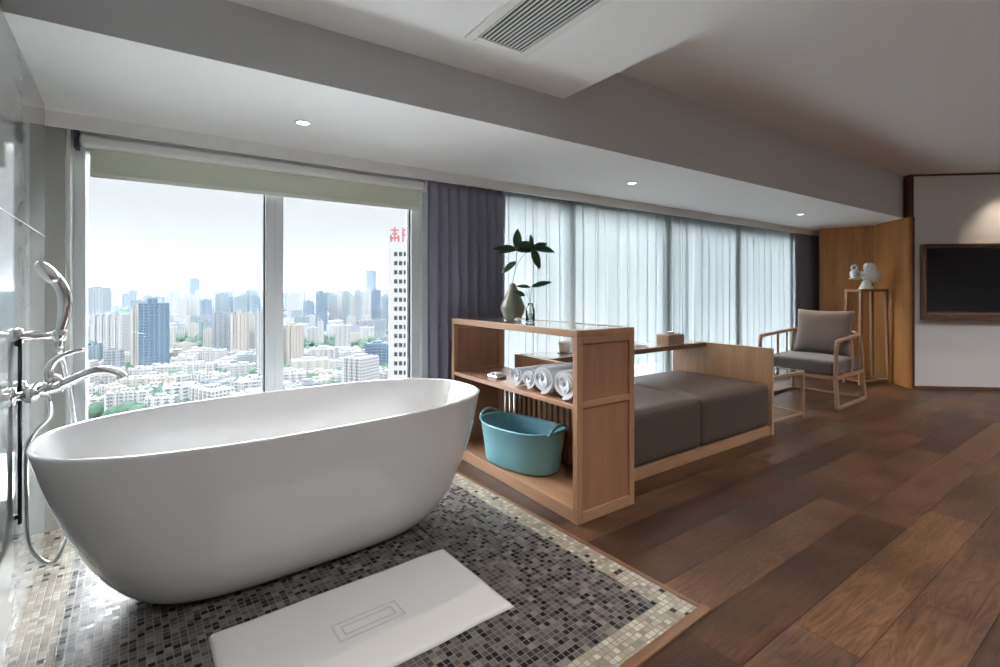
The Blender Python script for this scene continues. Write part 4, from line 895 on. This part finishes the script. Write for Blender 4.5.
building(355, 362, 292, 1400, 'grey', 'grey ribbed tower right of the teal tower', 0.3)
building(362, 371, 292, 1300, 'white', 'white ribbed tower below the tallest hazy tower', 0.4)
building(371, 381, 291, 1200, 'blue', 'broad blue tower right of the tallest hazy tower', 0.3)
building(381, 391, 297, 1150, 'teal', 'teal blue tower near the white sign tower', 0.3)
building(350, 373, 357, 470, 'white', 'large white block with square windows above the tub rim', -0.45, depth=26, style='slab', name='office_block')
building(312, 336, 348, 640, 'white', 'long white hall with a row of windows in the right pane', 0.15, depth=26, style='slab', name='office_block')
building(366, 392, 343, 620, 'blue', 'blue and white apartment slab beside the white sign tower', 0.2, depth=20, style='slab', name='apartment_block')
building(318, 324, 323, 900, 'white', 'slim white tower in front of the blue cluster', 0.2)
building(88, 101, 345, 620, 'teal', 'teal block at the lower left of the window', 0.3)
building(106, 122, 350, 560, 'grey', 'grey slab below the white crowned block', 0.3, style='slab')
building(200, 214, 322, 1000, 'teal', 'teal grey tower left of the pale grey one', 0.3)
# white tower with a row of dark windows and a red rooftop sign
t = thing('sign_tower', 'white high tower with a red rooftop sign at the right window edge', 'building', (*az(404, 170), GZ), math.atan2(0.822, 0.569) - PI / 2)
wS = 26 / 480 * 170; hS = 1.2 + (290 - 243) * 170 / 480 - GZ
bm = NB(); box(bm, -wS / 2, -4, 0, wS / 2, 6, hS); obj('tower_body', bm, mat('sign_tower_white', tuple(c * CITY_ALBEDO for c in (0.88, 0.88, 0.88)), 0.6, spec=0.0), t, world=False)
zz = hS - 4.2
WG = mat('tower_window', tuple(c * CITY_ALBEDO for c in (0.12, 0.14, 0.16)), 0.6, spec=0.0)
bm = NB(); box(bm, -0.55, -0.06, -0.7, 0.55, 0.04, 0.7); w0 = obj('window', bm, WG, t, world=False); first = True
while zz > hS - 75:
    for xw in (-wS * 0.22, -wS * 0.04, wS * 0.14, wS * 0.32):
        o = w0 if first else w0.copy()
        if not first: C.objects.link(o)
        o.parent = t; o.location = (xw, -4, zz); first = False
    zz -= 3.15
bm = NB()
xs0 = -wS / 2 + 0.3
for q in ((0.2, 1.1, 3.4, 1.7), (0.9, 2.6, 2.7, 3.2), (1.5, 0.3, 2.0, 5.2), (0.4, 3.9, 3.2, 4.4), (0.2, 0.1, 0.8, 2.4), (2.8, 0.1, 3.4, 2.4), (4.3, 0.1, 4.9, 5.0), (4.9, 3.9, 7.2, 4.5), (4.9, 2.1, 7.0, 2.6), (6.8, 0.2, 7.4, 5.0)): box(bm, xs0 + q[0], -3.6, hS + q[1], xs0 + q[2], -3.2, hS + q[3])
obj('rooftop_sign', bm, mat('sign_red', tuple(c * CITY_ALBEDO for c in (0.85, 0.35, 0.38)), 0.6, spec=0.0), t, world=False)

# countable ordinary blocks: near slabs, middle blocks, distant towers
placed = []
def ok(c, r_):
    for q, rq in placed:
        if (c - q).length < (r_ + rq): return False
    placed.append((c, r_)); return True
for px_, d_ in ((154, 620), (112, 700), (223, 760), (240, 740), (264, 560), (293, 620), (361, 470), (324, 640), (379, 620), (137, 640), (404, 170), (94, 620), (114, 560)): placed.append((az(px_, d_), 24))
def filler(n, dr, hr, wr, cols, label, group, name, style, big=False):
    made = 0; tries = 0
    while made < n and tries < n * 60:
        tries += 1
        d_ = rnd.uniform(*dr) if not big else dr[0] + (dr[1] - dr[0]) * rnd.random() ** 0.9
        px_ = rnd.uniform(84, 396)
        if 264 < px_ < 286: continue
        w_ = rnd.uniform(*wr); dp = w_ * rnd.uniform(0.3, 0.6) if style == 'slab' else w_ * 0.7
        h = rnd.uniform(*hr); c = az(px_, d_)
        if not ok(c, max(w_, dp) * 0.52): continue
        bm = NB(); tower_bm(bm, w_, dp, h, style); o = obj(name, bm, FAC[rnd.choice(cols)])
        o.location = (c.x, c.y, GZ); o.rotation_euler = (0, 0, math.atan2(0.822, 0.569) - PI / 2 + rnd.choice((0.35, 0.35, -0.5, 0.5)) + rnd.uniform(-0.1, 0.1))
        tag(o, label, 'building', group); made += 1
filler(95, (400, 760), (17, 27), (22, 46), ('white', 'white', 'white', 'cream', 'grey'), 'low white apartment slab among the near rooftops below the window', 'low apartment slabs below the window', 'apartment_block', 'slab')
filler(70, (760, 1500), (22, 52), (20, 40), ('white', 'white', 'cream', 'grey', 'teal', 'beige'), 'mid-rise block in the middle distance of the city', 'mid-rise blocks in the middle distance', 'apartment_block', 'slab')
filler(105, (1400, 3400), (70, 112), (24, 42), ('white', 'grey', 'blue', 'teal', 'white', 'cream'), 'hazy residential tower in the distant skyline', 'hazy towers of the distant skyline', 'apartment_tower', 'tower')
# the uncountable rest: one mesh
bm = NB(); mats_ = [FAC[k] for k in ('white', 'grey', 'cream', 'teal', 'blue')]
face0 = math.atan2(0.822, 0.569) - PI / 2
def rest(n, dr, hr, wr, pxr, hk=1):
    for _ in range(n):
        d_ = rnd.uniform(*dr); px_ = rnd.uniform(*pxr); c = az(px_, d_); w_ = rnd.uniform(*wr); h = hr[0] + (hr[1] - hr[0]) * rnd.random() ** 1.4
        M_ = Matrix.Translation((c.x, c.y, 0)) @ Matrix.Rotation(face0 + rnd.choice((0.3, -0.5, 0.5)), 4, 'Z'); n0 = len(bm.faces)
        box(bm, -w_ / 2, -w_ * .3, 0, w_ / 2, w_ * .3, h, M_); box(bm, -w_ * .15, -w_ * .1, h, w_ * .15, w_ * .1, h + 4, M_)
        bm.faces.ensure_lookup_table(); k = rnd.choice((0, 0, 1, 2, 3, 4))
        for f in bm.faces[n0:]: f.material_index = k
rest(900, (3200, 7000), (40, 122), (30, 60), (60, 1000))
rest(500, (1200, 3200), (15, 40), (25, 50), (60, 420))
rest(500, (500, 3200), (15, 60), (25, 50), (430, 1000))
rest(350, (420, 3200), (15, 55), (25, 50), (-260, 82))
rest(60, (1500, 3000), (60, 118), (28, 45), (430, 1000))
o = obj('distant_buildings', bm, mats_); o.location = (0, 0, GZ); tag(o, 'mass of small hazy buildings filling the far city', 'buildings', kind='stuff')
# the wide pale building seen through the sheers
building(535, 690, 252, 210, 'cream', 'wide cream building seen faintly through the sheer curtains', 0.1, depth=20, style='slab', name='office_block')
# trees: green mounds
bm = NB()
def grove(px0, px1, d0_, d1_, n, r0=4, r1=9):
    for _ in range(n):
        c = az(rnd.uniform(px0, px1), rnd.uniform(d0_, d1_)); r_ = rnd.uniform(r0, r1)
        bmesh.ops.create_icosphere(bm, subdivisions=2, radius=1, matrix=Matrix.Translation((c.x, c.y, GZ + r_ * 0.8 + rnd.uniform(0, 5))) @ Matrix.Diagonal((r_, r_, r_ * 0.9, 1)))
grove(96, 190, 395, 475, 150); grove(238, 268, 640, 760, 80); grove(86, 420, 500, 1100, 420, 5, 10); grove(110, 140, 1500, 1900, 90, 14, 26); grove(300, 345, 420, 600, 60)
for v in bm.verts: v.co += Vector((1, 1, 0.6)) * 1.6 * noise.noise(v.co * 0.25)
TREEM = mat('tree_green', tuple(c * CITY_ALBEDO for c in (0.15, 0.27, 0.20)), 0.9, spec=0.0)
tag(obj('city_trees', bm, TREEM), 'green treetops between the near apartment slabs', 'trees', kind='stuff')
# lattice mast
t = thing('lattice_mast', 'thin pale lattice mast rising from the near green treetops', 'mast', (*az(115, 400), GZ))
bm = NB(); hm = 29
for i in range(4):
    a0 = PI / 4 + i * PI / 2; a1 = a0 + PI / 2
    P_ = lambda a, z, h_=hm: (2.2 * (1 - 0.7 * z / h_) * math.cos(a), 2.2 * (1 - 0.7 * z / h_) * math.sin(a), z)
    bar(bm, P_(a0, 0), P_(a0, hm), 0.3, 0.3, up=(1, 0, 0))
    for k in range(7): bar(bm, P_(a0, k * 4), P_(a1, k * 4 + 4), 0.2, 0.2)
obj('lattice', bm, mat('mast_grey', tuple(c * CITY_ALBEDO for c in (0.7, 0.72, 0.72)), 0.6, spec=0.0), t, world=False)
# haze over the city
hz = bpy.data.materials.new('haze_air'); hz.use_nodes = True; N, L = hz.node_tree.nodes, hz.node_tree.links; N.clear()
o_ = N.new('ShaderNodeOutputMaterial'); vs_ = N.new('ShaderNodeVolumeScatter'); vs_.inputs['Density'].default_value = HAZE; vs_.inputs['Color'].default_value = (0.0106, 0.0124, 0.0143, 1); vs_.inputs['Anisotropy'].default_value = 0.0
L.new(vs_.outputs[0], o_.inputs['Volume'])
bm = NB(); prism(bm, [tuple(az(-300, 230)), tuple(az(1300, 230)), tuple(az(1300, 11000)), tuple(az(-300, 11000))], GZ + 0.5, 150)
tag(obj('haze', bm, hz), 'pale summer haze hanging over the whole city', 'haze', kind='stuff')
